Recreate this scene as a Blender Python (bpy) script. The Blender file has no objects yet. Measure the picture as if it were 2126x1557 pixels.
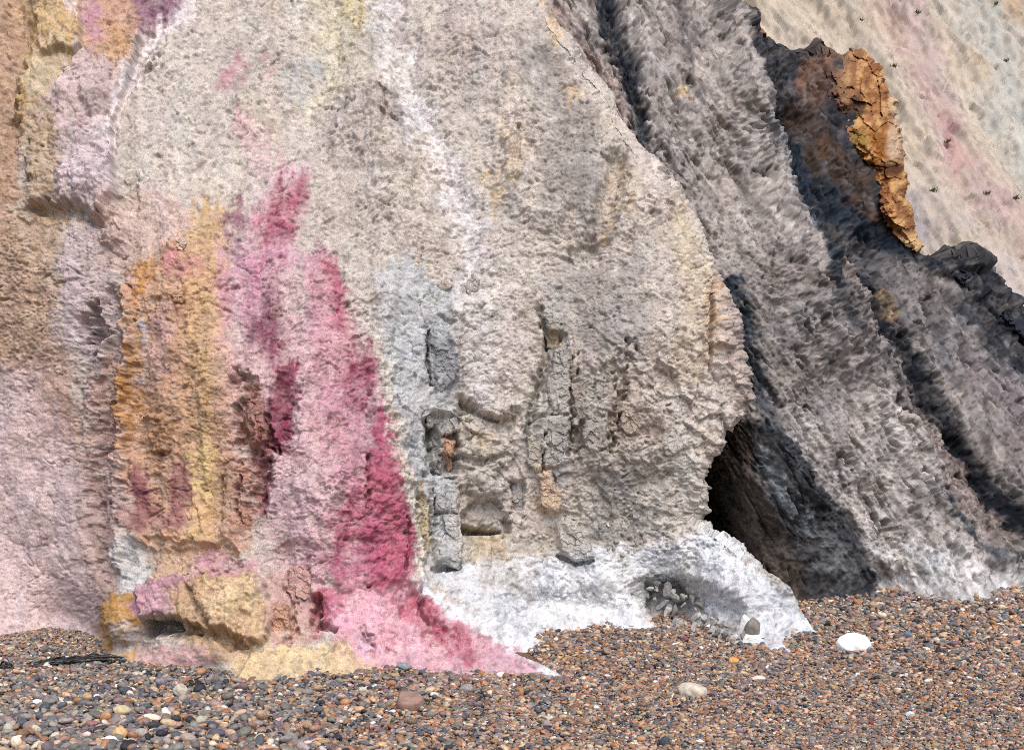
import bpy, math, random
import numpy as np

# ------------------------------------------------------------------ camera, sky, sun, exposure
scene = bpy.context.scene
F, CX, HY, EYE = 2764.0, 1063.0, 958.0, 1.6      # focal length, centre and horizon in units of the 2126 wide frame
cam_d = bpy.data.cameras.new("camera"); cam = bpy.data.objects.new("camera", cam_d)
scene.collection.objects.link(cam); scene.camera = cam
cam.location = (0, 0, EYE); cam.rotation_euler = (math.radians(90), 0, 0)
cam_d.sensor_width = 36.0; cam_d.sensor_fit = 'HORIZONTAL'
cam_d.lens = 36.0 * F / 2126.0
cam_d.shift_y = (HY - 1557 / 2.0) / 2126.0
cam_d.clip_start = 0.1; cam_d.clip_end = 400.0

SUN_EL, SUN_AZ = math.radians(54), math.radians(163)      # azimuth measured from +Y clockwise (towards +X)
world = bpy.data.worlds.new("World"); scene.world = world; world.use_nodes = True
wn = world.node_tree.nodes; wl = world.node_tree.links
bg = wn["Background"]; sky = wn.new("ShaderNodeTexSky"); sky.sky_type = 'NISHITA'
sky.sun_disc = False; sky.sun_elevation = SUN_EL; sky.sun_rotation = SUN_AZ
sky.air_density = 0.8; sky.dust_density = 3.0; sky.ozone_density = 0.6
wl.new(sky.outputs[0], bg.inputs[0]); bg.inputs[1].default_value = 0.15
sun_d = bpy.data.lights.new("sun", 'SUN'); sun = bpy.data.objects.new("sun", sun_d); scene.collection.objects.link(sun)
sun_d.energy = 1.15; sun_d.angle = math.radians(40); sun_d.color = (1.0, 0.96, 0.91)
from mathutils import Vector
sdir = Vector((math.sin(SUN_AZ) * math.cos(SUN_EL), math.cos(SUN_AZ) * math.cos(SUN_EL), math.sin(SUN_EL)))
sun.rotation_euler = (-sdir).to_track_quat('-Z', 'Y').to_euler(); sun.location = sdir * 20
scene.view_settings.view_transform = 'Standard'; scene.view_settings.look = 'None'
scene.view_settings.gamma = 1.0; scene.view_settings.use_curve_mapping = False
scene.view_settings.exposure = 0.62
scene.cycles.use_denoising = False
scene.cycles.pixel_filter_type = 'BLACKMAN_HARRIS'; scene.cycles.filter_width = 0.95
scene.cycles.max_bounces = 5; scene.cycles.diffuse_bounces = 3

# ------------------------------------------------------------------ helpers: noise
f32 = np.float32
def hsh(ix, iy, seed):
    h = (ix.astype(np.int64) * 374761393 + iy.astype(np.int64) * 668265263 + seed * 1442695041).astype(np.uint32)
    h = (h ^ (h >> np.uint32(13))) * np.uint32(1274126177)
    h = (h ^ (h >> np.uint32(16))) * np.uint32(2246822519)
    return h ^ (h >> np.uint32(15))
def rnd(ix, iy, seed):
    return (hsh(ix, iy, seed) >> np.uint32(8)).astype(f32) * f32(1.0 / 16777216.0)
_tabs = {}
def perlin(x, y, seed=0):
    t = _tabs.get(seed)
    if t is None:
        a = np.random.RandomState(seed + 11).rand(256, 256) * 2 * np.pi
        t = _tabs[seed] = (np.cos(a).astype(f32).ravel(), np.sin(a).astype(f32).ravel())
    gx, gy = t
    x0 = np.floor(x); y0 = np.floor(y)
    fx = (x - x0).astype(f32); fy = (y - y0).astype(f32)
    ix = x0.astype(np.int32) & 255; iy = y0.astype(np.int32) & 255
    ix1 = (ix + 1) & 255; iy1 = ((iy + 1) & 255) * 256; iy = iy * 256
    u = fx * fx * fx * (fx * (fx * 6 - 15) + 10); v = fy * fy * fy * (fy * (fy * 6 - 15) + 10)
    i = iy + ix; a = gx[i] * fx + gy[i] * fy
    i = iy + ix1; b = gx[i] * (fx - 1) + gy[i] * fy
    i = iy1 + ix; c = gx[i] * fx + gy[i] * (fy - 1)
    i = iy1 + ix1; d = gx[i] * (fx - 1) + gy[i] * (fy - 1)
    a += u * (b - a); c += u * (d - c)
    return (a + v * (c - a)) * f32(1.5)
def fbm(x, y, octs=4, seed=0, gain=0.5, ridged=False):
    out = np.zeros(x.shape, f32); amp = 1.0; tot = 0.0
    for o in range(octs):
        n = perlin(x * f32(2 ** o) + 17.3 * o, y * f32(2 ** o) + 9.1 * o, seed + o)
        if ridged: n = 1 - 2 * np.abs(n)
        out += f32(amp) * n; tot += amp; amp *= gain
    return out / f32(tot)
def worley(x, y, seed=0):
    """distance to nearest and second nearest cell point, vector from that point, random value of the cell"""
    ix = np.floor(x).astype(np.int32); iy = np.floor(y).astype(np.int32)
    x = x.astype(f32); y = y.astype(f32)
    d1 = np.full(x.shape, 9, f32); d2 = np.full(x.shape, 9, f32)
    vx = np.zeros(x.shape, f32); vy = np.zeros(x.shape, f32); rr = np.zeros(x.shape, f32)
    for j in (-1, 0, 1):
        for i in (-1, 0, 1):
            h = hsh(ix + i, iy + j, seed)
            cx = (ix + i) + ((h & np.uint32(1023)).astype(f32) / 1024)
            cy = (iy + j) + (((h >> np.uint32(10)) & np.uint32(1023)).astype(f32) / 1024)
            dx = x - cx; dy = y - cy; d = np.sqrt(dx * dx + dy * dy)
            m = d < d1
            d2 = np.where(m, d1, np.minimum(d2, d)); d1 = np.where(m, d, d1)
            vx = np.where(m, dx, vx); vy = np.where(m, dy, vy)
            rr = np.where(m, ((h >> np.uint32(20)).astype(f32) / 4096), rr)
    return d1, d2, vx, vy, rr
def sstep(a, b, x):
    t = np.clip((x - a) / (b - a), 0, 1); return t * t * (3 - 2 * t)
def lin(c):
    c = np.asarray(c, float) / 255.0
    return np.where(c <= 0.04045, c / 12.92, ((c + 0.055) / 1.055) ** 2.4).astype(f32)

# ------------------------------------------------------------------ helpers: survey sheet of a rock face (colour, relief, roughness)
class Sheet:
    """a regular sheet over a face; x runs right, y runs down, in survey units (3.5 mm on the near face)"""
    def __init__(s, x0, x1, y0, y1, step, base, seed, streak=0.0):
        s.streak = streak
        s.x0, s.y0, s.step = x0, y0, step
        nx = int((x1 - x0) / step) + 1; ny = int((y1 - y0) / step) + 1
        s.PX, s.PY = np.meshgrid((x0 + np.arange(nx) * step).astype(f32), (y0 + np.arange(ny) * step).astype(f32))
        s.nx, s.ny = nx, ny
        s.WX = s.PX + 22 * fbm(s.PX / 90, s.PY / 130, 4, seed) + 9 * fbm(s.PX / 16, s.PY / 16, 3, seed + 7)
        s.WY = s.PY + 26 * fbm(s.PX / 90, s.PY / 90, 4, seed + 20) + 10 * fbm(s.PX / 16, s.PY / 16, 3, seed + 27)
        s.SX = s.PX + 14 * fbm(s.PX / 90, s.PY / 110, 2, seed + 80); s.SY = s.PY + 14 * fbm(s.PX / 90, s.PY / 110, 2, seed + 84)
        _, _, _, _, rr = worley(s.PX / 20, s.PY / 15, seed + 50)
        s.WX += 15 * (np.modf(rr * 37.7)[0] - .5); s.WY += 13 * (np.modf(rr * 91.3)[0] - .5)
        s.WYr = s.WY.copy(); s.WY += s.streak * sstep(1180, 1000, s.PY) * fbm(s.PX / 12, s.PY / 200, 3, seed + 60)
        _, _, _, _, r2 = worley(s.PX / 8, s.PY / 6.5, seed + 70); s.N2 = r2 - .5
        s.N1 = fbm(s.PX / 34, s.PY / 44, 5, seed + 33, .62); s.sat = 1.0
        s.C = np.empty((ny, nx, 3), f32); s.C[:] = lin(base)
        s.H = np.zeros((ny, nx), f32); s.K = np.ones((ny, nx), f32)
    def win(s, xa, xb, ya, yb):
        i0 = max(0, int((xa - s.x0) / s.step)); i1 = min(s.nx, int((xb - s.x0) / s.step) + 2)
        j0 = max(0, int((ya - s.y0) / s.step)); j1 = min(s.ny, int((yb - s.y0) / s.step) + 2)
        return slice(j0, max(j0, j1)), slice(i0, max(i0, i1))
    def dist(s, pts, pad, warp):
        xs = [p[0] for p in pts]; ys = [p[1] for p in pts]
        w = s.win(min(xs) - pad, max(xs) + pad, min(ys) - pad, max(ys) + pad)
        X = s.PX[w] + warp * (s.WX[w] - s.PX[w]); Y = s.PY[w] + warp * (s.WY[w] - s.PY[w])
        return w, X, Y
    def stroke(s, pts, soft=0.6, warp=1.0):
        """pts: (x, y, half width)"""
        pad = max(p[2] for p in pts) * 1.8 + 30
        w, X, Y = s.dist(pts, pad, warp)
        best = np.full(X.shape, 9, f32)
        for (xa, ya, wa), (xb, yb, wb) in zip(pts[:-1], pts[1:]):
            dx, dy = xb - xa, yb - ya; L = dx * dx + dy * dy + 1e-6
            t = np.clip(((X - xa) * dx + (Y - ya) * dy) / L, 0, 1)
            d = np.hypot(X - (xa + t * dx), Y - (ya + t * dy)) / (wa + t * (wb - wa))
            best = np.minimum(best, d)
        return w, 1 - sstep(1 - soft, 1 + soft, best)
    def poly(s, pts, soft=8, warp=1.0):
        w, X, Y = s.dist(pts, soft * 2 + 30, warp)
        sd = polysd(X, Y, pts)
        return w, sstep(-soft, soft, sd)
    def paint(s, wm, col, op=1.0, tex=0.0):
        w, m = wm; m = m * op
        n = s.N1[w]
        m = np.clip(m * (1 - .2 * tex) + (0.25 + tex) * n * 3.0 * m * (1.08 - m) + tex * 0.6 * n * m + (.5 + tex) * s.N2[w] * m * (1.2 - m), 0, 1)
        c = np.asarray(col, float); g = c @ (.3, .59, .11); c = g + (c - g) * s.sat
        s.C[w] += m[..., None] * (lin(c) - s.C[w])
    def flecks(s, size, amp, seed, ang=0, aspect=1.3, dark=.12):
        """fragments of slightly different shade lying side by side"""
        c, q = math.cos(math.radians(ang)), math.sin(math.radians(ang))
        _, _, _, _, rr = worley((s.PX * c + s.PY * q) / (size * aspect), (-s.PX * q + s.PY * c) / size, seed)
        f = 1 + 2 * amp * (rr - .5); r2 = np.modf(rr * 53.7)[0]
        f = np.where(r2 > 1 - dark, f * (1 - 2.2 * amp), f); s.C *= f[..., None]
    def rough(s, wm, k): w, m = wm; s.K[w] += m * (k - s.K[w])
    def raise_(s, wm, h): w, m = wm; s.H[w] += m * h * (1 + .7 * s.N1[w])
    def bulge(s, cx, cy, rx, ry, h, ang=0, p=1.0, warp=1.0):
        r = max(rx, ry) + 25; w = s.win(cx - r, cx + r, cy - r, cy + r)
        X = s.PX[w] + warp * (s.WX[w] - s.PX[w]) - cx; Y = s.PY[w] + warp * (s.WY[w] - s.PY[w]) - cy
        c, q = math.cos(math.radians(ang)), math.sin(math.radians(ang))
        d2 = ((X * c + Y * q) / rx) ** 2 + ((-X * q + Y * c) / ry) ** 2
        s.H[w] += h * np.clip(1 - d2, 0, 1) ** p
    def sample(s, arr, px, py):
        x = np.clip((px - s.x0) / s.step, 0, s.nx - 1.001); y = np.clip((py - s.y0) / s.step, 0, s.ny - 1.001)
        i = x.astype(int); j = y.astype(int); fx = (x - i).astype(f32); fy = (y - j).astype(f32)
        if arr.ndim == 3: fx = fx[..., None]; fy = fy[..., None]
        a = arr[j, i]; b = arr[j, i + 1]; c = arr[j + 1, i]; d = arr[j + 1, i + 1]
        return (a + fx * (b - a)) * (1 - fy) + (c + fx * (d - c)) * fy
def polysd(X, Y, pts):
    """signed distance to a polygon, positive inside"""
    best = np.full(X.shape, 1e9, f32); ins = np.zeros(X.shape, bool)
    n = len(pts)
    for k in range(n):
        xa, ya = pts[k][:2]; xb, yb = pts[(k + 1) % n][:2]
        dx, dy = xb - xa, yb - ya
        t = np.clip(((X - xa) * dx + (Y - ya) * dy) / (dx * dx + dy * dy + 1e-6), 0, 1)
        best = np.minimum(best, (X - xa - t * dx) ** 2 + (Y - ya - t * dy) ** 2)
        if ya != yb:
            ins ^= ((ya > Y) != (yb > Y)) & (X < dx * (Y - ya) / dy + xa)
    d = np.sqrt(best)
    return np.where(ins, d, -d)
def nearest_y(X, Y, pts):
    best = np.full(X.shape, 1e9, f32); yn = np.zeros(X.shape, f32)
    for (xa, ya), (xb, yb) in zip(pts[:-1], pts[1:]):
        dx, dy = xb - xa, yb - ya
        t = np.clip(((X - xa) * dx + (Y - ya) * dy) / (dx * dx + dy * dy + 1e-6), 0, 1)
        d = (X - xa - t * dx) ** 2 + (Y - ya - t * dy) ** 2
        yn = np.where(d < best, ya + t * dy, yn); best = np.minimum(best, d)
    return yn
def ticks(PX, PY, lx, ly, seed, ang=0, lo=.18, hi=.6):
    """short shadowy pits, longer one way"""
    c, q = math.cos(math.radians(ang)), math.sin(math.radians(ang))
    return sstep(lo, hi, fbm((PX * c + PY * q) / lx, (-PX * q + PY * c) / ly, 2, seed))
def facets(PX, PY, size, seed, ang=0, aspect=1.2, warp=0.2, tilt=1.0, lip=.5):
    """angular shards: each cell is a tilted flat; result about -1..1"""
    c, q = math.cos(math.radians(ang)), math.sin(math.radians(ang))
    x = (PX * c + PY * q) / (size * aspect); y = (-PX * q + PY * c) / size
    if warp:
        x = x + warp * fbm(PX / size * .7, PY / size * .7, 2, seed + 3); y = y + warp * fbm(PX / size * .7, PY / size * .7, 2, seed + 5)
    d1, d2, vx, vy, rr = worley(x, y, seed)
    a = np.modf(rr * 37.7)[0] - .5; b = np.modf(rr * 91.3)[0] - .5
    return (rr - .5) * .8 + tilt * (1.9 * a * vx + (1.9 * b + lip) * vy)
def fissures(PX, PY, size, seed, width, ang=0, aspect=1.0, octs=4):
    c, q = math.cos(math.radians(ang)), math.sin(math.radians(ang))
    n = fbm((PX * c + PY * q) / (size * aspect), (-PX * q + PY * c) / size, octs, seed, .55)
    return 1 - sstep(0, width / size, np.abs(n))
def crumbs(PX, PY, size, seed, ang=0, aspect=1.25, warp=0.35, lip=0.75):
    """loose clods, each proud at its lower edge; result about -1..1"""
    c, q = math.cos(math.radians(ang)), math.sin(math.radians(ang))
    x = (PX * c + PY * q) / (size * aspect); y = (-PX * q + PY * c) / size
    x = x + warp * fbm(PX / size * .8, PY / size * .8, 2, seed + 3); y = y + warp * fbm(PX / size * .8, PY / size * .8, 2, seed + 5)
    d1, d2, vx, vy, rr = worley(x, y, seed)
    return (rr - 0.5) * 0.9 + lip * vy + 0.55 * (0.5 - d1 * d1)
def cracks(PX, PY, size, seed, aspect=1.0, ang=0, warp=0.3):
    c, q = math.cos(math.radians(ang)), math.sin(math.radians(ang))
    x = (PX * c + PY * q) / (size * aspect); y = (-PX * q + PY * c) / size
    x = x + warp * fbm(PX / size, PY / size, 3, seed + 3); y = y + warp * fbm(PX / size, PY / size, 3, seed + 5)
    d1, d2, vx, vy, rr = worley(x, y, seed)
    return d2 - d1, rr
def tps(ctrl):
    P = np.array(ctrl, float); n = len(P); X = P[:, :2] / 1000.0
    r2 = ((X[:, None] - X[None]) ** 2).sum(-1)
    K = np.where(r2 > 0, 0.5 * r2 * np.log(r2 + 1e-12), 0) + np.eye(n) * 2e-4
    Q = np.c_[np.ones(n), X]; A = np.zeros((n + 3, n + 3)); A[:n, :n] = K; A[:n, n:] = Q; A[n:, :n] = Q.T
    w = np.linalg.solve(A, np.r_[P[:, 2], np.zeros(3)])
    def ev(px, py):
        x = (px / 1000.0).astype(f32); y = (py / 1000.0).astype(f32)
        o = w[n] + w[n + 1] * x + w[n + 2] * y
        for k in range(n):
            r2 = (x - X[k, 0]) ** 2 + (y - X[k, 1]) ** 2 + 1e-9
            o += f32(0.5 * w[k]) * r2 * np.log(r2)
        return o
    return ev

# ------------------------------------------------------------------ helpers: meshes and tags
def tag(o, label=None, cat=None, group=None, kind=None):
    if label: o["label"] = label
    if cat: o["category"] = cat
    if group: o["group"] = group
    if kind: o["kind"] = kind
    return o
def grid_mesh(name, P, C=None, smooth=False, px=None):
    ny, nx = P.shape[:2]; n = nx * ny
    me = bpy.data.meshes.new(name)
    me.vertices.add(n); me.vertices.foreach_set("co", P.reshape(-1).astype(f32))
    idx = np.arange(n, dtype=np.int32).reshape(ny, nx)
    q = np.stack([idx[1:, :-1], idx[1:, 1:], idx[:-1, 1:], idx[:-1, :-1]], -1).reshape(-1, 4)
    if px is not None:                                          # drop the columns gathered at the edge of the face
        live = (np.abs(px[:-1, 1:] - px[:-1, :-1]) + np.abs(px[1:, 1:] - px[1:, :-1])).reshape(-1) > 1e-4
        used, inv = np.unique(q[live], return_inverse=True); q = inv.reshape(-1, 4).astype(np.int32)
        bpy.data.meshes.remove(me); me = bpy.data.meshes.new(name)
        me.vertices.add(len(used)); me.vertices.foreach_set("co", P.reshape(-1, 3)[used].astype(f32).reshape(-1)); C = C.reshape(-1, 3)[used]
    me.loops.add(q.size); me.loops.foreach_set("vertex_index", q.reshape(-1))
    me.polygons.add(len(q)); me.polygons.foreach_set("loop_start", np.arange(0, q.size, 4, dtype=np.int32))
    me.update(calc_edges=True); me.validate()
    if smooth: me.polygons.foreach_set("use_smooth", np.ones(len(q), bool))
    if C is not None: set_col(me, C.reshape(-1, 3))
    return me
def set_col(me, C):
    a = me.color_attributes.new("Col", 'FLOAT_COLOR', 'POINT')
    a.data.foreach_set("color", np.c_[C, np.ones(len(C))].astype(f32).reshape(-1))
def link(name, me, mat, parent=None):
    o = bpy.data.objects.new(name, me); scene.collection.objects.link(o)
    if mat and not me.materials: me.materials.append(mat)
    if parent: o.parent = parent
    return o
def py_mesh(name, v, f, C=None, smooth=True):
    me = bpy.data.meshes.new(name); me.from_pydata([tuple(map(float, p)) for p in v], [], f); me.update()
    if smooth: me.polygons.foreach_set("use_smooth", np.ones(len(f), bool))
    if C is not None: set_col(me, np.asarray(C))
    return me

# ------------------------------------------------------------------ materials
def rock_material(name, grain=140.0, var=0.35, bump=0.4, rough=0.95):
    m = bpy.data.materials.new(name); m.use_nodes = True; nt = m.node_tree; N = nt.nodes; L = nt.links
    p = N["Principled BSDF"]; p.inputs["Roughness"].default_value = rough; p.inputs["Specular IOR Level"].default_value = 0.12
    a = N.new("ShaderNodeAttribute"); a.attribute_name = "Col"
    tc = N.new("ShaderNodeTexCoord")
    n1 = N.new("ShaderNodeTexNoise"); n1.inputs["Scale"].default_value = grain; n1.inputs["Detail"].default_value = 3
    L.new(tc.outputs["Object"], n1.inputs["Vector"])
    r = N.new("ShaderNodeMapRange"); r.inputs[1].default_value = 0.3; r.inputs[2].default_value = 0.7
    r.inputs[3].default_value = 1 - var; r.inputs[4].default_value = 1 + var
    L.new(n1.outputs["Fac"], r.inputs[0])
    mx = N.new("ShaderNodeMix"); mx.data_type = 'RGBA'; mx.blend_type = 'MULTIPLY'; mx.inputs[0].default_value = 1
    L.new(a.outputs["Color"], mx.inputs[6]); L.new(r.outputs[0], mx.inputs[7]); L.new(mx.outputs[2], p.inputs["Base Color"])
    b = N.new("ShaderNodeBump"); b.inputs["Strength"].default_value = bump; b.inputs["Distance"].default_value = 0.004
    L.new(n1.outputs["Fac"], b.inputs["Height"]); L.new(b.outputs[0], p.inputs["Normal"])
    return m
M_ROCK = rock_material("sandstone")
M_FAR = rock_material("far_sandstone", grain=40.0, var=0.2)
ALB = 0.80          # photo tone of a fully lit surface -> albedo

# ------------------------------------------------------------------ beach level
SL, Y0B = 0.08, 7.4
def ground_depth(py):                         # where a sight line meets the beach
    return F * (EYE + Y0B * SL) / np.maximum(py - HY + F * SL, 60.0)
def ground_z(x, y):
    z = SL * (np.minimum(y, 15.0) - Y0B)
    return z + 0.016 * fbm(np.asarray(x) / 1.3, np.asarray(y) / 1.3, 2, 301) + 0.006 * fbm(np.asarray(x) / .3, np.asarray(y) / .3, 2, 305)
def at(px, py, D):
    return np.stack([(px - CX) * D / F, D + 0 * px, EYE + (HY - py) * D / F], -1)

SHORE_A = [(-460, 1300), (0, 1320), (55, 1312), (100, 1304), (160, 1312), (195, 1325), (214, 1350), (222, 1368), (280, 1378), (380, 1384),
           (440, 1388), (480, 1394), (490, 1412), (540, 1414), (620, 1407), (645, 1400), (700, 1405), (770, 1400), (812, 1391), (870, 1396), (930, 1403),
           (1000, 1402), (1100, 1399), (1165, 1405), (1160, 1391), (1132, 1364), (1108, 1347), (1143, 1332), (1122, 1318),
           (1132, 1309), (1200, 1309), (1240, 1299), (1300, 1306), (1350, 1309), (1368, 1300), (1364, 1284), (1400, 1279), (1440, 1293), (1500, 1312),
           (1508, 1327), (1530, 1335), (1580, 1336), (1600, 1348), (1640, 1349), (1642, 1326), (1656, 1312), (1700, 1314), (1715, 1318), (1692, 1285), (1672, 1250),
           (1900, 1240), (1900, 1700), (-460, 1700)]
SHORE_B = [(1000, 1250), (1675, 1247), (1740, 1241), (1790, 1233), (1830, 1226), (1870, 1229), (1920, 1241), (1985, 1251), (2010, 1248), (2055, 1241), (2062, 1229),
           (2126, 1216), (2300, 1190), (2700, 1180), (2700, 1700), (1000, 1700)]

def build_face(name, sheet, xs, ys, edge, shore, depth, wrap_w, wrap_r, mat, nwrap=46, flat=None):
    """rows of constant y; columns run to the right edge of the face and then round behind it"""
    rows = len(ys); e = np.interp(ys, [p[0] for p in edge], [p[1] for p in edge]).astype(f32)
    e = e + 5 * fbm(ys.astype(f32) / 30, ys * 0 + .5, 4, 77)
    x_flat = np.minimum(xs[None, :], e[:, None] - wrap_w)
    th = np.linspace(0, math.pi, nwrap)[1:]
    x_wrap = (e[:, None] - wrap_w) + wrap_w * np.sin(th)[None, :]
    px = np.concatenate([x_flat, x_wrap], 1).astype(f32)
    extra = np.concatenate([np.zeros_like(x_flat), np.repeat((wrap_r * (1 - np.cos(th)))[None], rows, 0)], 1).astype(f32)
    tail = np.linspace(0, 1, 6)[1:]                            # straight on behind
    px = np.concatenate([px, (e[:, None] - wrap_w) - 160 * tail[None]], 1); extra = np.concatenate([extra, np.repeat((2 * wrap_r + 2.2 * tail)[None], rows, 0)], 1)
    py = np.repeat(ys[:, None], px.shape[1], 1).astype(f32)
    px = px.astype(f32); extra = extra.astype(f32)
    D = depth(px, py)
    S = polysd(px, py, shore).astype(f32)                      # + on the beach
    dg = ground_depth(py)
    ft, ph = flat(px)
    w = sstep(0, 1, -S / ft)
    yn = nearest_y(px, py, shore[:-2])
    df = ground_depth(yn + ph * (py - yn)) - 0.01
    D = np.where(S > 0, dg + 0.01 + 0.008 * S, df * (1 - w) + D * w)
    D = D + extra
    P = at(px, py, D)
    def smooth(a, k):
        ker = np.ones(k) / k
        pad = k // 2
        a = np.pad(a, ((pad, pad), (pad, pad)), mode='edge')
        c = np.cumsum(np.pad(a, ((1, 0), (0, 0))), 0); a = (c[k:] - c[:-k]) / k
        c = np.cumsum(np.pad(a, ((0, 0), (1, 0))), 1); return (c[:, k:] - c[:, :-k]) / k
    Ps = np.stack([smooth(P[..., i].astype(float), 15) for i in range(3)], -1)
    du = np.gradient(Ps, axis=1); dv = np.gradient(Ps, axis=0)
    n = np.cross(du, dv); n /= np.linalg.norm(n, axis=-1, keepdims=True) + 1e-9
    n = -n if n[rows // 2, len(xs) // 2, 1] > 0 else n
    gathered = np.zeros(px.shape, bool); gathered[:, :len(xs)] = px[:, :len(xs)] >= e[:, None] - wrap_w - 1e-3; gathered[:, len(xs):len(xs) + 3] = True
    n = np.where(gathered[..., None], n[:, len(xs) + 9][:, None, :], n)
    vd = np.zeros_like(n); vd[..., 1] = -1.5; vd[..., 2] = .2; vd[px > e[:, None] - wrap_w - 2] = 0
    n = n + vd; n /= np.linalg.norm(n, axis=-1, keepdims=True) + 1e-9
    h = sheet.sample(sheet.H, px, py) * (0.25 + 0.75 * sstep(-5, 60, -S)) * np.where(S > 4, 0.0, 1.0)
    P = P + n * (h * D / F)[..., None]
    C = sheet.sample(sheet.C, px, py) * ALB
    return link(name, grid_mesh(name, P, C, px=px), mat), D

# ================================================================== MAIN CLIFF
exec_sheets = True
STEP = 1.7
A = Sheet(-460, 1760, -240, 1460, STEP, (200, 190, 179), 1, 42.0); A.sat = 0.84
X_, Y_ = A.PX, A.PY
def S_(pts, soft=0.6, warp=1.0): return A.stroke(pts, soft, warp)
def P_(pts, soft=8, warp=1.0): return A.poly(pts, soft, warp)
# ---- strata colours ------------------------------------------------
A.paint(P_([(-460, -240), (40, -240), (60, 200), (30, 420), (60, 560), (150, 760), (170, 1000), (210, 1320), (-460, 1460)], 20), (202, 168, 150))
A.paint(P_([(-460, -240), (45, -240), (50, 180), (40, 300), (45, 420), (-460, 500)], 20), (186, 152, 122), 1, .5)
A.paint(P_([(20, 430), (120, 440), (140, 560), (120, 720), (-20, 800), (-200, 700)], 30), (196, 164, 136), .9, .4)
A.paint(P_([(-460, 780), (60, 770), (130, 900), (170, 1000), (180, 1130), (200, 1330), (-460, 1400)], 30), (216, 190, 186), 1, .2)
A.paint(P_([(40, 0), (170, -20), (172, 105), (120, 190), (75, 240), (45, 330), (40, 200)], 8), (200, 164, 112), 1, .5)
A.paint(P_([(60, 100), (160, 120), (130, 175), (70, 230)], 12), (202, 182, 148), .9, .5)
A.paint(P_([(112, -20), (166, -20), (168, 58), (150, 52), (132, 30)], 4), (226, 208, 198))
A.paint(P_([(172, -60), (290, -60), (290, 60), (270, 150), (200, 150), (172, 100)], 12), (196, 150, 124), 1, .3)
A.paint(S_([(190, 0, 16), (196, 40, 20), (210, 80, 14)]), (190, 140, 156), .9, .4)
A.paint(S_([(235, 60, 24), (245, 110, 26), (255, 145, 14)]), (200, 156, 112), .9, .4)
A.paint(P_([(272, -60), (400, -60), (385, 20), (320, 66), (290, 80), (278, 40)], 10), (148, 104, 124), 1, .5)
A.paint(P_([(110, 195), (180, 110), (260, 150), (230, 270), (235, 420), (210, 450), (120, 420), (125, 300), (60, 300)], 14), (202, 176, 172), 1, .5)
A.paint(S_([(402, -40, 18), (385, 35, 18), (335, 62, 15), (308, 105, 15), (282, 145, 14), (270, 185, 13), (245, 225, 12), (225, 275, 14), (205, 322, 12)], .9, .9), (232, 220, 222), .95, .5)
A.paint(P_([(60, 250), (120, 220), (125, 300), (120, 430), (60, 425)], 16), (190, 162, 130), .9, .4)
A.paint(P_([(135, 290), (225, 270), (232, 400), (208, 445), (140, 395)], 12), (210, 190, 192), .9, .5)
A.paint(P_([(60, 440), (200, 455), (150, 480), (100, 470)], 8), (190, 156, 108), .8, .3)
A.paint(P_([(150, 455), (205, 455), (230, 600), (260, 760), (200, 760), (120, 700), (130, 560)], 20), (202, 180, 180), .9, .5)
A.paint(P_([(200, 430), (300, 380), (420, 440), (400, 560), (270, 600), (210, 540)], 22), (206, 174, 160), .9, .5)
A.paint(P_([(180, 760), (260, 700), (280, 900), (260, 1180), (200, 1330), (170, 1000)], 22), (194, 158, 148), .9, .5)
A.paint(P_([(262, 560), (470, 460), (500, 760), (490, 1140), (290, 1140), (262, 900)], 20), (204, 156, 122), 1, .5)
A.paint(S_([(440, 450, 36), (420, 560, 38), (425, 700, 34), (425, 850, 30), (430, 1000, 34), (420, 1100, 36)], .6), (210, 170, 120), .9, .7)
A.paint(S_([(420, 930, 18), (425, 970, 20), (415, 1010, 14)], .9), (228, 196, 134), .9, .6)
A.paint(S_([(300, 590, 14), (296, 650, 5), (284, 730, 9), (270, 790, 13), (280, 860, 20), (268, 900, 14)], .8, 1.4), (192, 136, 78), .85, .9)
A.paint(S_([(300, 560, 14), (310, 610, 9)]), (206, 148, 80), .9, .3)
A.paint(S_([(300, 690, 12), (298, 790, 9)], .9, 1.5), (198, 190, 190), .6, .9)
A.paint(S_([(345, 640, 14), (350, 700, 20), (335, 780, 18)]), (206, 164, 158), .7, .4)
A.paint(S_([(360, 560, 20), (395, 545, 14), (405, 570, 10)]), (206, 130, 140), .6, .5)
A.paint(S_([(345, 880, 22), (335, 930, 22)]), (196, 146, 100), .8, .4)
A.paint(S_([(292, 1000, 20), (300, 1050, 24), (296, 1080, 20)]), (150, 92, 98), .9, .3)
A.paint(S_([(385, 970, 12), (378, 1010, 18), (372, 1070, 24)]), (152, 92, 98), .85, .3)
A.paint(S_([(275, 1080, 20), (330, 1090, 22), (370, 1090, 16)]), (162, 112, 108), .7, .5)
A.paint(P_([(225, 1110), (300, 1115), (300, 1220), (235, 1225)], 12), (204, 200, 194), .9, .4)
A.paint(P_([(310, 1130), (480, 1130), (480, 1165), (420, 1200), (320, 1210)], 12), (208, 166, 130), .9, .4)
A.paint(P_([(395, 1170), (440, 1150), (540, 1165), (540, 1200), (470, 1215), (400, 1205)], 8), (200, 148, 158), .9, .5)
A.paint(P_([(218, 1225), (280, 1225), (300, 1300), (285, 1375), (218, 1372), (205, 1300)], 8), (196, 140, 64), .95, .4)
A.paint(P_([(240, 1320), (270, 1290), (300, 1310), (290, 1340), (240, 1375)], 6), (206, 200, 198), .7, .7)
A.paint(P_([(285, 1215), (400, 1190), (410, 1230), (360, 1270), (300, 1285), (280, 1270)], 8), (192, 138, 150), .9, .4)
A.paint(P_([(360, 1240), (420, 1190), (520, 1190), (560, 1260), (560, 1340), (470, 1380), (400, 1360), (360, 1310)], 16), (204, 166, 124), 1, .5)
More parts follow.
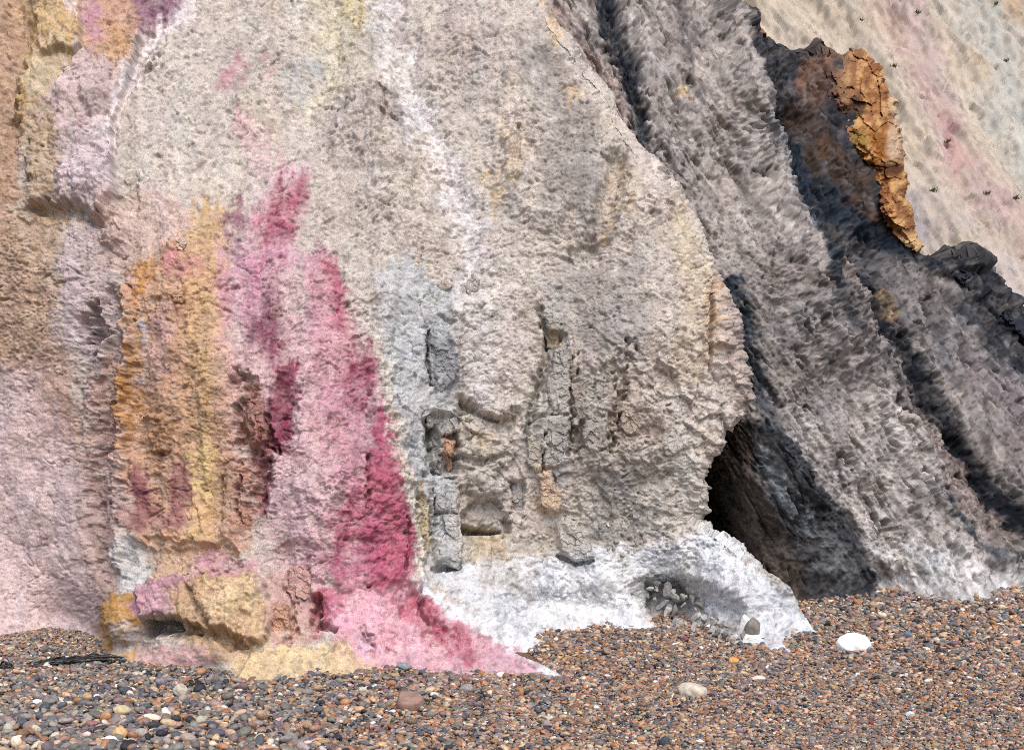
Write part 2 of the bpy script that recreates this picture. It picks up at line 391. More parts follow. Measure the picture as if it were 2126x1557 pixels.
A.paint(P_([(440, 1215), (510, 1195), (540, 1250), (520, 1290), (450, 1290)], 14), (222, 192, 146), .9, .5)
A.paint(P_([(300, 1335), (420, 1345), (460, 1375), (400, 1390), (280, 1385)], 8), (206, 160, 156), .9, .4)
A.paint(P_([(540, 1200), (660, 1150), (660, 1320), (580, 1360), (560, 1300)], 14), (200, 156, 140), .9, .4)
A.paint(P_([(480, 1370), (560, 1350), (640, 1340), (720, 1350), (800, 1390), (700, 1430), (480, 1430)], 10), (222, 192, 142), 1, .4)
A.paint(P_([(690, 1300), (770, 1320), (790, 1395), (700, 1370)], 12), (208, 170, 140), .8, .4)
# red and pink sands
A.paint(S_([(600, 380, 40), (560, 470, 60), (540, 560, 70), (560, 700, 80), (590, 850, 95), (620, 1000, 100), (660, 1150, 90)], .7), (212, 172, 176), .9, .3)
A.paint(S_([(660, 540, 30), (690, 700, 60), (720, 850, 70), (760, 1000, 70), (780, 1150, 70), (800, 1240, 60)], .6), (206, 150, 162), .95, .3)
A.paint(S_([(495, 140, 20), (485, 180, 20)], .8), (196, 134, 146), .7, .5)
A.paint(S_([(560, 120, 14), (565, 150, 12)], .8), (206, 160, 160), .6, .5)
A.paint(S_([(500, 255, 20), (525, 290, 18)], .9), (208, 156, 160), .6, .5)
A.paint(S_([(540, 310, 30), (545, 350, 24)], .9), (210, 176, 176), .6, .5)
A.paint(S_([(618, 375, 20), (600, 420, 36), (575, 460, 42), (570, 500, 26)], .6), (184, 98, 120), .85, .6)
A.paint(S_([(492, 420, 14), (490, 470, 18), (490, 520, 10)], .8), (150, 100, 116), .8, .5)
A.paint(S_([(500, 560, 40), (500, 620, 44), (530, 560, 40), (590, 540, 30)], .8), (206, 144, 164), .8, .4)
A.paint(S_([(560, 640, 34), (545, 700, 30)], .8), (130, 84, 100), .7, .6)
A.paint(S_([(690, 560, 18), (700, 620, 22), (700, 680, 16)], .5), (192, 108, 126), .8, .8)
A.paint(S_([(760, 720, 14), (745, 780, 26), (740, 840, 24)], .6), (176, 96, 118), .85, .7)
A.paint(S_([(600, 770, 18), (585, 830, 30), (565, 890, 34), (560, 930, 20)], .5), (140, 62, 84), .95, .3)
A.paint(S_([(560, 660, 22), (575, 740, 22)], .7), (146, 76, 100), .7, .5)
A.paint(S_([(535, 960, 22), (545, 1010, 20), (540, 1060, 12)], .6), (146, 66, 92), .85, .4)
A.paint(P_([(500, 790), (530, 780), (550, 850), (560, 930), (520, 960), (500, 880)], 8), (170, 120, 104), .9, .4)
A.paint(S_([(510, 980, 26), (515, 1060, 22), (500, 1120, 20)], .7), (196, 140, 116), .8, .4)
A.paint(S_([(785, 870, 16), (795, 940, 28), (790, 1020, 46), (800, 1100, 54), (810, 1180, 52), (820, 1230, 46)], .45), (190, 90, 116), .96, .45)
A.paint(S_([(720, 1080, 30), (710, 1180, 34), (740, 1220, 30)], .8), (182, 90, 114), .8, .6)
A.paint(S_([(640, 1120, 40), (650, 1190, 24)], .9), (218, 170, 180), .6, .5)
A.paint(P_([(650, 1230), (760, 1230), (870, 1225), (1160, 1400), (1000, 1420), (820, 1420), (760, 1370), (660, 1300)], 8), (224, 168, 178), 1, .5)
A.paint(P_([(648, 1225), (730, 1235), (700, 1280), (660, 1310), (645, 1270)], 16), (196, 100, 124), .9, .7)
A.paint(P_([(820, 1250), (880, 1230), (900, 1260), (980, 1330), (1000, 1390), (940, 1360), (860, 1310)], 14), (190, 92, 112), .8, .5)
A.paint(P_([(660, 1300), (740, 1270), (830, 1290), (860, 1340), (800, 1350), (770, 1320), (690, 1310)], 10), (226, 160, 176), .8, .4)
A.paint(P_([(725, 1300), (770, 1310), (790, 1360), (740, 1350)], 7), (206, 170, 186), .7, .4)
# grey, white and blue-grey beds of the centre
A.paint(S_([(700, -60, 50), (715, 50, 60), (690, 130, 60), (660, 200, 44)], .9), (216, 204, 168), .7, .5)
A.paint(S_([(735, 20, 18), (745, 50, 16)], .8), (226, 200, 150), .6, .5)
A.paint(S_([(640, 140, 30), (630, 180, 30)], .9), (180, 182, 184), .7, .5)
A.paint(S_([(810, -30, 36), (800, 80, 28), (840, 190, 30), (880, 270, 30), (920, 340, 26), (945, 410, 32), (975, 480, 36), (985, 560, 34), (960, 640, 44)], .95, 1.6), (226, 219, 215), .9, .9)
A.paint(S_([(1000, 740, 60), (1000, 820, 50), (990, 580, 50)], .9), (212, 204, 198), .8, .4)
A.paint(S_([(940, 60, 50), (970, 150, 60)], .9), (186, 172, 166), .7, .5)
A.paint(S_([(800, 240, 30), (830, 270, 20), (840, 290, 10)], .7), (146, 138, 134), .7, .6)
A.paint(S_([(720, 250, 50), (730, 360, 40), (710, 420, 30)], .9), (182, 170, 162), .7, .5)
A.paint(S_([(870, 110, 16), (830, 60, 18)], .8), (166, 152, 146), .6, .6)
A.paint(S_([(1120, 110, 50), (1180, 200, 60), (1200, 300, 60), (1190, 370, 60), (1230, 450, 50)], .8), (152, 144, 138), .85, .5)
A.paint(S_([(1080, 430, 60), (1000, 280, 30), (990, 180, 30)], .9), (188, 182, 176), .6, .5)
A.paint(S_([(1050, 270, 16), (1065, 330, 24), (1075, 365, 18), (1020, 370, 16)], .6), (212, 190, 160), .8, .4)
A.paint(S_([(1020, 390, 14), (1030, 410, 12)], .8), (208, 176, 130), .7, .4)
A.paint(S_([(1130, -10, 14), (1150, 40, 14), (1165, 80, 10)], .6), (222, 192, 150), .8, .4)
A.paint(S_([(1180, 120, 20), (1240, 200, 24), (1290, 290, 20), (1340, 380, 18)], .8), (204, 194, 180), .7, .4)
A.paint(S_([(1190, 180, 12), (1200, 190, 12)], .8), (210, 180, 140), .6, .4)
A.paint(S_([(1310, 310, 10), (1300, 370, 30), (1270, 450, 26), (1250, 480, 16)], .9), (190, 168, 140), .8, .6)
A.paint(S_([(1410, 450, 30), (1430, 520, 30), (1440, 600, 34), (1440, 700, 34), (1430, 760, 30)], .8), (212, 194, 168), .85, .4)
A.paint(S_([(1485, 590, 18), (1490, 660, 22), (1480, 740, 16)], .9), (196, 164, 132), .8, .6)
A.paint(S_([(1520, 620, 14), (1540, 740, 24), (1545, 830, 20)], .8), (176, 156, 146), .8, .4)
A.paint(P_([(780, 560), (860, 540), (930, 600), (950, 740), (950, 900), (930, 1180), (890, 1180), (850, 1000), (815, 860), (790, 700)], 14), (192, 194, 194), .95, .3)
A.paint(P_([(895, 690), (945, 720), (950, 780), (920, 830), (895, 790)], 6), (150, 152, 154), .9, .3)
A.paint(P_([(885, 860), (955, 860), (950, 985), (890, 985)], 8), (176, 172, 164), .8, .4)
A.paint(S_([(940, 890, 10), (935, 940, 10)], .6), (206, 158, 116), .8, .4)
A.paint(S_([(870, 1020, 8), (880, 1080, 12), (885, 1140, 12)], .6), (206, 178, 126), .8, .4)
A.paint(S_([(775, 700, 14), (800, 790, 14), (820, 920, 14), (850, 1040, 14), (868, 1120, 10), (876, 1200, 10)], .7), (222, 212, 194), .85, .3)
A.paint(P_([(1120, 560), (1180, 590), (1180, 700), (1190, 1000), (1110, 1000), (1080, 900), (1120, 780)], 10), (184, 180, 172), .9, .4)
A.paint(S_([(1140, 690, 12), (1150, 710, 14)], .6), (206, 184, 148), .9, .3)
A.paint(P_([(1180, 560), (1340, 530), (1350, 700), (1290, 760), (1200, 740)], 22), (168, 160, 154), .85, .5)
A.paint(P_([(1190, 760), (1290, 780), (1280, 950), (1240, 1060), (1180, 1000)], 16), (170, 162, 150), .85, .4)
A.paint(P_([(1270, 800), (1350, 780), (1380, 900), (1330, 1000), (1280, 960)], 16), (182, 166, 150), .8, .4)
A.paint(P_([(955, 850), (1080, 850), (1090, 960), (1060, 1060), (960, 1040)], 14), (192, 184, 172), .9, .3)
A.paint(S_([(1000, 910, 20), (995, 890, 16)], .9), (206, 182, 150), .6, .4)
A.paint(P_([(960, 1090), (1050, 1100), (1050, 1160), (980, 1170)], 10), (186, 166, 134), .85, .4)
A.paint(P_([(1110, 960), (1150, 980), (1160, 1060), (1110, 1060)], 8), (208, 178, 146), .8, .3)
A.paint(P_([(1240, 1000), (1330, 960), (1340, 1100), (1260, 1150), (1230, 1120)], 16), (158, 154, 148), .85, .5)
A.paint(P_([(1330, 940), (1440, 900), (1450, 1080), (1500, 1110), (1560, 1160), (1420, 1160), (1340, 1100)], 20), (196, 190, 180), .9, .4)
A.paint(P_([(880, 1190), (950, 1175), (1050, 1160), (1200, 1150), (1300, 1130), (1500, 1110), (1720, 1320), (1640, 1380), (1350, 1330), (1100, 1340), (1165, 1420), (1000, 1290)], 12), (222, 224, 226), 1, .3)
A.paint(P_([(980, 1165), (1070, 1170), (1096, 1250), (1060, 1240), (1010, 1210)], 16), (192, 188, 182), .8, .4)
A.paint(P_([(1330, 1200), (1400, 1190), (1440, 1240), (1500, 1290), (1540, 1320), (1480, 1330), (1370, 1300)], 10), (140, 138, 136), .8, .6)
A.paint(S_([(880, 1225, 10), (960, 1280, 13), (1050, 1330, 13), (1120, 1375, 15), (1160, 1400, 14)], .6), (236, 235, 233), 1, .15)
# broad tonal variation of the beds
n = fbm(X_ / 140, Y_ / 200, 4, 41); A.C *= (1 + 0.16 * n)[..., None]
n = fbm(X_ / 26, Y_ / 34, 4, 45); A.C *= (1 + 0.22 * n)[..., None]
n = fbm(X_ / 60, Y_ / 160, 4, 51); A.C[..., 0] *= 1 + 0.05 * n; A.C[..., 2] *= 1 - 0.07 * n
n = fbm(X_ / 40, Y_ / 90, 3, 53); A.C[..., 1] *= 1 + 0.04 * n

A.flecks(9, .10, 801, 12); A.flecks(5, .13, 802, 12); A.WY = A.WYr
# ---- roughness: how loose and crumbly ---------------------------------
A.K[:] = 0.85
A.rough(P_([(-460, 760), (140, 780), (190, 1000), (200, 1330), (-460, 1400)], 40), 0.42)
A.rough(P_([(-460, -240), (170, -240), (172, 120), (60, 330), (-460, 400)], 30), 0.5)
A.rough(P_([(130, 200), (260, 150), (330, 60), (400, 0), (400, 20), (300, 160), (230, 420), (140, 400)], 14), 0.3)
A.rough(P_([(380, 1010), (480, 1010), (500, 1140), (380, 1140)], 20), 0.3)
A.rough(P_([(350, 1190), (560, 1200), (800, 1260), (1160, 1400), (800, 1430), (480, 1430), (280, 1390), (280, 1330)], 20), 0.22)
A.rough(P_([(700, 900), (830, 900), (870, 1200), (720, 1200)], 30), 0.5)
A.rough(P_([(880, 1180), (1100, 1160), (1300, 1180), (1320, 1260), (1370, 1320), (1090, 1320), (1150, 1400), (1000, 1290)], 16), 0.26)
A.rough(P_([(1500, 1170), (1600, 1200), (1720, 1320), (1600, 1350), (1500, 1260)], 16), 0.45)
A.rough(P_([(940, 840), (1090, 850), (1100, 1160), (960, 1170)], 16), 0.25)
A.rough(P_([(1110, 680), (1180, 700), (1190, 1000), (1100, 1000)], 12), 0.25)
A.rough(P_([(790, 560), (950, 620), (950, 1180), (880, 1180), (800, 800)], 20), 0.4)
A.rough(P_([(1380, 700), (1540, 700), (1540, 900), (1380, 900)], 30), 0.5)
A.rough(P_([(1230, 1000), (1340, 980), (1420, 1080), (1560, 1180), (1440, 1180), (1260, 1150)], 16), 1.2)
A.rough(P_([(1330, 1200), (1400, 1190), (1540, 1310), (1480, 1330), (1370, 1300)], 8), 1.4)

# ---- relief ---------------------------------------------------------
H = A.H
H += 26 * fbm(X_ / 230, Y_ / 300, 3, 61)
H += 11 * fbm(X_ / 70, Y_ / 110, 3, 65)
# vertical flutes of the left wall and the coloured ribs
flute = sstep(900, 700, X_) * sstep(300, 520, Y_)
H += flute * (5 + 9 * sstep(220, 300, X_)) * fbm(X_ / 55, Y_ / 400, 3, 69)
B_ = A.bulge; R_ = A.raise_
R_(P_([(60, -60), (166, -60), (174, 105), (160, 119), (92, 122), (78, 60)], 3, .4), 26)                        # yellow block and its ledge
R_(S_([(84, 55, 3), (82, 80, 3), (79, 102, 2)], .5, .3), -14)
R_(P_([(45, 118), (170, 118), (120, 200), (70, 250), (40, 320)], 12), 10)
R_(S_([(30, -60, 16), (34, 150, 18), (28, 300, 16)], .9), -18)
R_(P_([(120, 200), (180, 105), (300, 60), (260, 200), (225, 280), (240, 400), (205, 447), (150, 436), (110, 420), (70, 428), (60, 330)], 4, .5), 24)  # overhanging mass
B_(188, 385, 62, 70, 34, 20, .8)
B_(203, 222, 28, 34, 18); B_(95, 395, 40, 40, 14)
R_(P_([(60, 424), (120, 424), (206, 448), (222, 466), (120, 452), (50, 440)], 8, .8), -16)
B_(228, 478, 30, 26, 22, 0, .7)
R_(S_([(395, -40, 22), (380, 30, 18), (335, 60, 14), (300, 120, 14), (275, 180, 15), (240, 240, 16), (220, 310, 14)], .7), -12)
R_(S_([(316, 110, 5), (300, 140, 6), (284, 168, 4)], .6), -14)
R_(P_([(320, 100), (700, -60), (900, -200), (1100, -200), (1100, 400), (500, 500), (300, 300), (250, 240)], 30), 10)
R_(S_([(200, 640, 8), (190, 680, 18), (182, 706, 11)], .6, 1.3), -46)                                            # hollow in the left wall
R_(S_([(205, 635, 6), (212, 690, 8), (206, 725, 6)], .6), 14)
R_(S_([(178, 720, 14), (172, 800, 10), (165, 900, 10)], .8), -12)
R_(S_([(270, 600, 10), (262, 760, 12), (258, 900, 12), (250, 1050, 14), (240, 1180, 14)], .9), 26)               # corner of the ochre rib
R_(S_([(235, 620, 22), (225, 800, 24), (215, 1000, 26), (215, 1180, 20)], .9), -26)
R_(P_([(262, 560), (500, 440), (500, 1140), (270, 1140)], 40), 14)
B_(370, 615, 22, 16, 14, 0, .7); B_(368, 510, 18, 22, 16, 0, .6); B_(290, 400, 12, 34, 14)
R_(P_([(310, 860), (362, 868), (358, 938), (318, 938)], 3, .5), 12)
R_(S_([(318, 938, 3), (340, 941, 4), (358, 940, 3)], .5, .3), -14)
R_(P_([(270, 1090), (380, 1095), (480, 1080), (490, 1140), (380, 1145), (285, 1135)], 6, .7), 12)
R_(P_([(290, 1120), (480, 1140), (480, 1170), (380, 1180), (240, 1170)], 8), -14)
for x in (462, 498): R_(S_([(x, 985, 2.4), (x - 4, 1060, 2.6), (x + 6, 1090, 2)], .5, .5), -16)
R_(S_([(505, 770, 12), (515, 860, 14), (525, 960, 16), (530, 1060, 14)], .9, 1.6), -26)                               # dark cleft beside the red bed
R_(P_([(520, 830), (548, 850), (556, 915), (528, 930), (510, 880)], 4, .5), 26)
R_(S_([(555, 860, 5), (558, 910, 6), (570, 940, 4)], .6), -26)
B_(592, 850, 36, 70, -13, 0, .7); B_(545, 1010, 22, 60, -12, 0, .8)
R_(S_([(600, 560, 40), (640, 760, 44), (660, 950, 44), (650, 1100, 40)], .9), 22)
R_(S_([(760, 720, 26), (790, 860, 34), (800, 980, 44), (810, 1120, 50), (815, 1210, 44)], .8), 26)               # red rib
R_(S_([(757, 950, 2.5), (760, 1030, 3), (756, 1060, 2)], .5, .6), -18)
R_(S_([(835, 1080, 3), (838, 1130, 4), (842, 1190, 3)], .5, .6), -20)
R_(S_([(700, 880, 14), (715, 1000, 14), (705, 1120, 12)], .9), -14)
R_(S_([(590, 1150, 20), (620, 1220, 22), (650, 1280, 18)], .9), -18)
R_(S_([(765, 1215, 7), (778, 1222, 5)], .6, 1.2), -36); R_(S_([(780, 1225, 16), (860, 1235, 14)], .8), -18)
R_(P_([(716, 860), (870, 1020), (886, 1225), (820, 1236), (700, 1230), (640, 1180)], 10), 14)
# undercut block at the foot
R_(P_([(290, 1215), (400, 1190), (540, 1200), (580, 1280), (550, 1340), (520, 1335), (470, 1302), (430, 1310), (395, 1290), (340, 1275), (300, 1288)], 6, .6), 34)
R_(P_([(302, 1292), (340, 1280), (360, 1290), (362, 1310), (340, 1318), (306, 1320)], 5, .6), -85); R_(P_([(350, 1286), (410, 1298), (415, 1322), (360, 1322)], 8, .8), -40)
R_(P_([(430, 1312), (470, 1304), (515, 1338), (480, 1352)], 6, .5), -26)
R_(S_([(396, 1225, 4), (418, 1260, 5), (436, 1300, 4)], .6, .5), -20)
B_(470, 1250, 60, 56, 26, 20, .8); B_(250, 1300, 42, 80, 20)
R_(S_([(600, 1230, 5), (612, 1290, 5), (600, 1340, 6)], .7), -18)
B_(350, 1355, 80, 26, 12); B_(660, 1230, 20, 20, 12)
R_(S_([(655, 1240, 6), (650, 1290, 8), (690, 1310, 5)], .6, .6), -34)
R_(S_([(850, 1250, 20), (890, 1290, 18), (930, 1330, 14)], .9), -20)
R_(P_([(872, 1232), (905, 1248), (935, 1262), (895, 1290), (876, 1262)], 4, .4), 12)
R_(S_([(875, 1240, 3), (876, 1270, 4), (893, 1292, 3)], .5, .4), -18)
B_(890, 1330, 22, 12, -16, 15); B_(985, 1380, 20, 10, -10)
R_(S_([(750, 1300, 4), (770, 1330, 4), (776, 1365, 3)], .6), -14); R_(S_([(800, 1345, 5), (810, 1360, 6)], .6), -12)
for q in range(9):
    x = 900 + q * 14; R_(S_([(x, 1275 + q * 9, 1.8), (x + 8, 1300 + q * 9, 2), (x + 18, 1322 + q * 8, 1.4)], .6, 1.2), -7)
# centre: gullies, blocks, lips
R_(S_([(690, -60, 40), (670, 120, 40), (640, 260, 40)], .9), -14)
R_(S_([(815, -40, 26), (850, 190, 24), (900, 300, 22), (960, 450, 26), (985, 560, 22)], .9), -16)
R_(S_([(760, 200, 40), (800, 340, 50), (850, 470, 50)], .9), 24)
R_(S_([(790, 205, 5), (800, 250, 8), (825, 262, 5)], .6), -18)
R_(S_([(1000, 100, 60), (1100, 250, 60), (1140, 420, 50)], .9), 20)
R_(S_([(1290, 320, 20), (1250, 430, 26), (1240, 500, 24), (1200, 530, 20)], .9), -30)
R_(S_([(1260, 480, 30), (1330, 440, 30), (1380, 420, 26)], .9), 18)
R_(P_([(1040, 270), (1072, 268), (1092, 360), (1070, 378), (1048, 372)], 5, .6), 10)
R_(S_([(1076, 278, 2), (1080, 310, 3), (1078, 345, 2)], .5, .5), -12)
R_(S_([(790, 620, 16), (810, 760, 18), (840, 900, 20)], .9), 16)
R_(S_([(722, 600, 10), (770, 700, 9), (806, 850, 9), (836, 960, 8), (862, 1090, 8), (880, 1215, 8)], .8), 7)
R_(P_([(893, 690), (925, 700), (948, 745), (948, 785), (905, 815), (892, 760)], 4, .5), 18)
R_(S_([(890, 690, 3), (888, 760, 4), (898, 800, 4)], .5, .4), -22)
R_(P_([(880, 870), (958, 862), (948, 985), (886, 990)], 8, .6), -34)
R_(P_([(895, 850), (948, 862), (944, 900), (918, 905), (893, 880)], 3, .4), 30)
R_(P_([(918, 905), (944, 912), (938, 945), (915, 935)], 3, .4), 24)
R_(S_([(893, 870, 4), (895, 920, 5), (905, 980, 6)], .5, .4), -26)
R_(S_([(1120, 640, 5), (1130, 700, 6), (1126, 760, 6), (1110, 840, 6), (1095, 900, 4)], .6, .5), -22)
R_(P_([(960, 620), (1110, 600), (1122, 690), (1128, 770), (1090, 850), (1030, 870), (955, 830)], 8, .6), 18)
R_(P_([(955, 832), (1030, 866), (1080, 850), (1090, 890), (1030, 900), (960, 872)], 6, .6), -12)
R_(S_([(957, 838, 3), (985, 855, 4), (1030, 872, 3)], .5, .4), -16)
R_(P_([(1126, 690), (1164, 690), (1156, 728), (1132, 726)], 3, .4), -16)
R_(P_([(1120, 645), (1168, 665), (1178, 688), (1130, 686)], 3, .4), 12)
R_(P_([(1140, 740), (1178, 720), (1186, 830), (1180, 960), (1110, 975), (1100, 900), (1130, 830)], 5, .5), 16)
R_(S_([(1100, 880, 2.5), (1140, 868, 3), (1182, 862, 2.5)], .5, .6), -13); R_(S_([(1135, 900, 2.5), (1130, 950, 3), (1122, 985, 4)], .5, .6), -20)
R_(S_([(1188, 740, 5), (1184, 820, 7), (1196, 880, 8), (1190, 960, 5)], .9, 1.6), -20)
R_(S_([(1215, 760, 24), (1230, 860, 26), (1250, 960, 26)], .9), 18)
R_(S_([(1300, 720, 8), (1276, 800, 8), (1282, 880, 9), (1272, 950, 6)], .9, 1.8), -24)
B_(1330, 850, 50, 50, 20); B_(1330, 930, 46, 36, 16)
B_(1010, 945, 70, 30, 26, -5, .7); B_(1000, 1000, 60, 34, 30, 0, .7)
R_(S_([(950, 952, 5), (1000, 958, 6), (1050, 948, 5)], .6, .5), -22)
R_(P_([(962, 1060), (985, 1038), (1030, 1038), (1056, 1070), (1056, 1104), (1000, 1100), (956, 1104)], 5, .4), -34)  # hollow under the lip
R_(P_([(956, 1086), (990, 1092), (1040, 1100), (1040, 1108), (956, 1108)], 4, .3), -60)
R_(P_([(890, 1000), (948, 1006), (956, 1090), (952, 1180), (905, 1172), (896, 1100)], 4, .4), 26)                     # block column
R_(S_([(900, 1180, 5), (925, 1183, 6), (952, 1180, 4)], .5, .3), -30)
R_(S_([(895, 1005, 3), (903, 1060, 4), (902, 1110, 3)], .5, .5), -20); R_(S_([(903, 1068, 2.5), (930, 1062, 3), (950, 1070, 2)], .5, .5), -14)
R_(P_([(862, 1020), (886, 1010), (893, 1150), (878, 1185), (868, 1110)], 4, .5), 12)
R_(S_([(870, 1035, 8), (872, 1050, 6)], .6, .3), -24)
R_(P_([(1062, 1000), (1088, 1000), (1084, 1060), (1066, 1060)], 4, .4), -24)
R_(P_([(1112, 985), (1142, 978), (1165, 1050), (1150, 1068), (1118, 1050)], 4, .4), 14)
R_(P_([(1158, 1085), (1185, 1072), (1216, 1110), (1232, 1160), (1195, 1168), (1160, 1135)], 4, .4), 22)
R_(S_([(1160, 1155, 4), (1195, 1172, 4), (1232, 1165, 3)], .5, .3), -22)
R_(S_([(1480, 590, 2.5), (1477, 660, 4), (1476, 720, 2.5), (1474, 770, 2)], .5, .4), -22)
B_(1500, 680, 40, 100, 14); B_(1400, 800, 60, 50, -14); B_(1350, 1000, 40, 30, -16)
R_(S_([(1390, 840, 4), (1400, 835, 5)], .5), -20)
R_(S_([(1400, 940, 30), (1440, 980, 24), (1450, 1050, 18)], .9), 16)
# white toe lobes
R_(S_([(920, 1190, 30), (1000, 1250, 36), (1090, 1310, 26)], .9), 14); R_(S_([(1120, 1190, 40), (1220, 1240, 60), (1320, 1275, 34)], .9), 18)
R_(S_([(1040, 1190, 12), (1090, 1250, 14), (1110, 1290, 10)], .9), -9)
R_(S_([(1400, 1130, 36), (1500, 1190, 40), (1600, 1260, 36), (1680, 1310, 16)], .9), 22)
R_(P_([(1340, 1215), (1395, 1205), (1440, 1245), (1490, 1285), (1530, 1315), (1480, 1322), (1370, 1292)], 14, .8), -6)
for q in range(7): R_(S_([(1105 + q * 33, 1195 + q * 6, 4), (1112 + q * 33, 1215 + q * 6, 5), (1122 + q * 33, 1236 + q * 6, 3)], .8, 1), -6)
# loose surface at several sizes
K = A.K; ang = 12
QX, QY = A.SX, A.SY
vary = np.clip(0.7 + 1.5 * fbm(X_ / 110, Y_ / 140, 4, 115), .15, 1.8); vary2 = np.clip(0.85 + 1.0 * fbm(X_ / 45, Y_ / 45, 3, 116), .2, 1.9)
H += K * (vary * vary * 3.0 * facets(X_, Y_, 27, 101, ang, 1.3, .45) + vary2 * vary * 2.8 * facets(X_, Y_, 11, 102, ang, 1.3, .35) + 2.5 * vary2 * facets(X_, Y_, 5.4, 103, ang, 1.25, 0))
H += (0.25 + K) * 1.2 * fbm(X_ / 5, Y_ / 4.4, 2, 110) + 3.0 * fbm(X_ / 34, Y_ / 34, 4, 112, .6, True)
gt = sstep(-.1, .35, fbm(X_ / 60, Y_ / 90, 4, 132)); gt2 = sstep(0, .35, fbm(X_ / 90, Y_ / 120, 4, 134))
H -= K * (4.5 * (.35 + gt) * ticks(QX, QY, 7, 4.2, 131, ang, .24, .5) + 7 * gt2 * ticks(QX, QY, 15, 6, 133, ang + 8, .28, .5))
H += (0.8 + 3.0 * sstep(.05, .4, fbm(X_ / 80, Y_ / 120, 3, 143))) * fbm(QX / 17, QY / 120, 3, 144, .6) * (.4 + K)
H -= (9 * ticks(QX, QY, 52, 11, 135, -24, .34, .55) + 8 * ticks(QX, QY, 46, 10, 137, 22, .36, .55)) * sstep(-.2, .3, fbm(X_ / 130, Y_ / 130, 2, 136)) * np.clip(K, .35, 1)
# firmer rock: angular blocks, joints and hair cracks
firm = np.clip(1.1 - K, 0, 1) * sstep(1215, 1160, Y_)
cen = sstep(780, 850, X_) * sstep(520, 620, Y_)
blk = firm * (0.14 + 0.3 * sstep(240, 300, X_) + 0.56 * cen)
H += blk * (13 * facets(X_, Y_, 74, 123, 80, 1.5, .35, 1.0, .2) + 8 * facets(X_, Y_, 33, 125, 75, 1.4, .25, 1.1, .3)) + (0.25 * blk + .55 * firm * cen) * 5 * facets(X_, Y_, 14, 127, 30, 1.3, .2, 1.1, .3)
cr, rr = cracks(X_, Y_, 52, 129, 0.7, 8, .45); gate = sstep(-.15, .2, fbm(X_ / 80, Y_ / 80, 3, 121))
H -= (firm * (.4 + .6 * cen)) * gate * 13 * (1 - sstep(0.0, 0.06, cr))
H -= (0.25 + firm) * 8 * fissures(X_, Y_, 120, 139, 2.2, 70, 1.6) * sstep(.02, .25, fbm(X_ / 60, Y_ / 60, 2, 140))
H -= (0.3 + firm) * 7 * fissures(X_, Y_, 70, 149, 1.8, 10, 1.6) * sstep(.05, .3, fbm(X_ / 50, Y_ / 50, 2, 150))
rk = sstep(1180, 1230, X_) * sstep(640, 740, Y_) * sstep(1150, 1090, Y_)
H += rk * (9 * facets(X_, Y_, 46, 138, 70, 1.3, .4, 1.2, .5) + 5 * facets(X_, Y_, 20, 142, 40, 1.3, .3, 1.2, .4))
w = A.win(1320, 1560, 1180, 1340); m = P_([(1330, 1200), (1400, 1190), (1540, 1310), (1480, 1330), (1370, 1300)], 8)
A.H[m[0]] += m[1] * 10 * crumbs(X_[m[0]], Y_[m[0]], 17, 131, 0, 1.0)

CTRL_A = [(-450, 1300, 10.7), (0, 1315, 10.45), (180, 1312, 10.5), (0, 700, 10.9), (0, 0, 11.9), (-450, 0, 12.1), (-450, 700, 11.2), (130, 420, 10.9), (150, 1000, 10.6), (190, 200, 11.3),
          (230, 1300, 9.75), (330, 1370, 9.55), (300, 1130, 9.95), (420, 1100, 9.85), (420, 800, 10.05), (400, 500, 10.5), (300, 250, 11.3), (500, 0, 12.2), (500, 250, 11.5),
          (490, 1400, 9.05), (640, 1395, 9.15), (640, 1250, 9.6), (550, 1250, 9.6), (830, 1390, 9.25), (830, 1250, 9.75), (1000, 1390, 9.2), (1000, 1310, 9.8), (880, 1220, 10.0), (780, 1000, 10.1),
          (700, 750, 10.4), (650, 520, 10.8), (900, 1150, 10.45), (880, 900, 10.6), (900, 600, 10.95), (900, 300, 11.6), (900, 0, 12.5), (900, -240, 13.4), (300, -240, 12.9), (-450, -240, 12.5),
          (1100, 1290, 10.7), (1100, 1180, 10.9), (1250, 1295, 10.6), (1250, 1190, 10.95), (1150, 950, 10.95), (1150, 650, 11.15), (1150, 400, 11.5), (1150, 150, 12.1), (1130, -100, 12.9),
          (1280, 200, 12.0), (1370, 380, 11.55), (1460, 500, 11.3), (1500, 650, 11.2), (1530, 800, 11.15), (1350, 700, 11.0), (1320, 950, 11.0), (1450, 950, 11.1), (1440, 1070, 11.15), (1340, 1120, 11.1),
          (1500, 1150, 10.95), (1580, 1230, 10.55), (1680, 1300, 10.5), (1400, 1250, 11.05), (1560, 1320, 10.1), (1650, 1450, 9.5), (1100, 1450, 9.0), (400, 1450, 9.0), (-400, 1450, 9.5)]
depth_a = tps(CTRL_A)
EDGE_A = [(-240, 1010), (-60, 1105), (0, 1132), (60, 1180), (120, 1225), (200, 1285), (260, 1310), (320, 1345), (380, 1378), (440, 1440), (500, 1472), (560, 1496), (620, 1515), (700, 1535),
          (760, 1552), (830, 1562), (866, 1560), (880, 1536), (905, 1510), (940, 1492), (1000, 1468), (1060, 1452), (1085, 1452), (1104, 1484), (1120, 1512), (1160, 1562), (1200, 1612),
          (1240, 1652), (1270, 1672), (1310, 1704), (1320, 1712), (1460, 1740)]
xsA = np.concatenate([np.arange(-460, -10, 4.5), np.arange(-10, 1745, 1.85)])
ysA = np.concatenate([np.arange(-240, -8, 4.0), np.arange(-8, 1420, 1.8)])
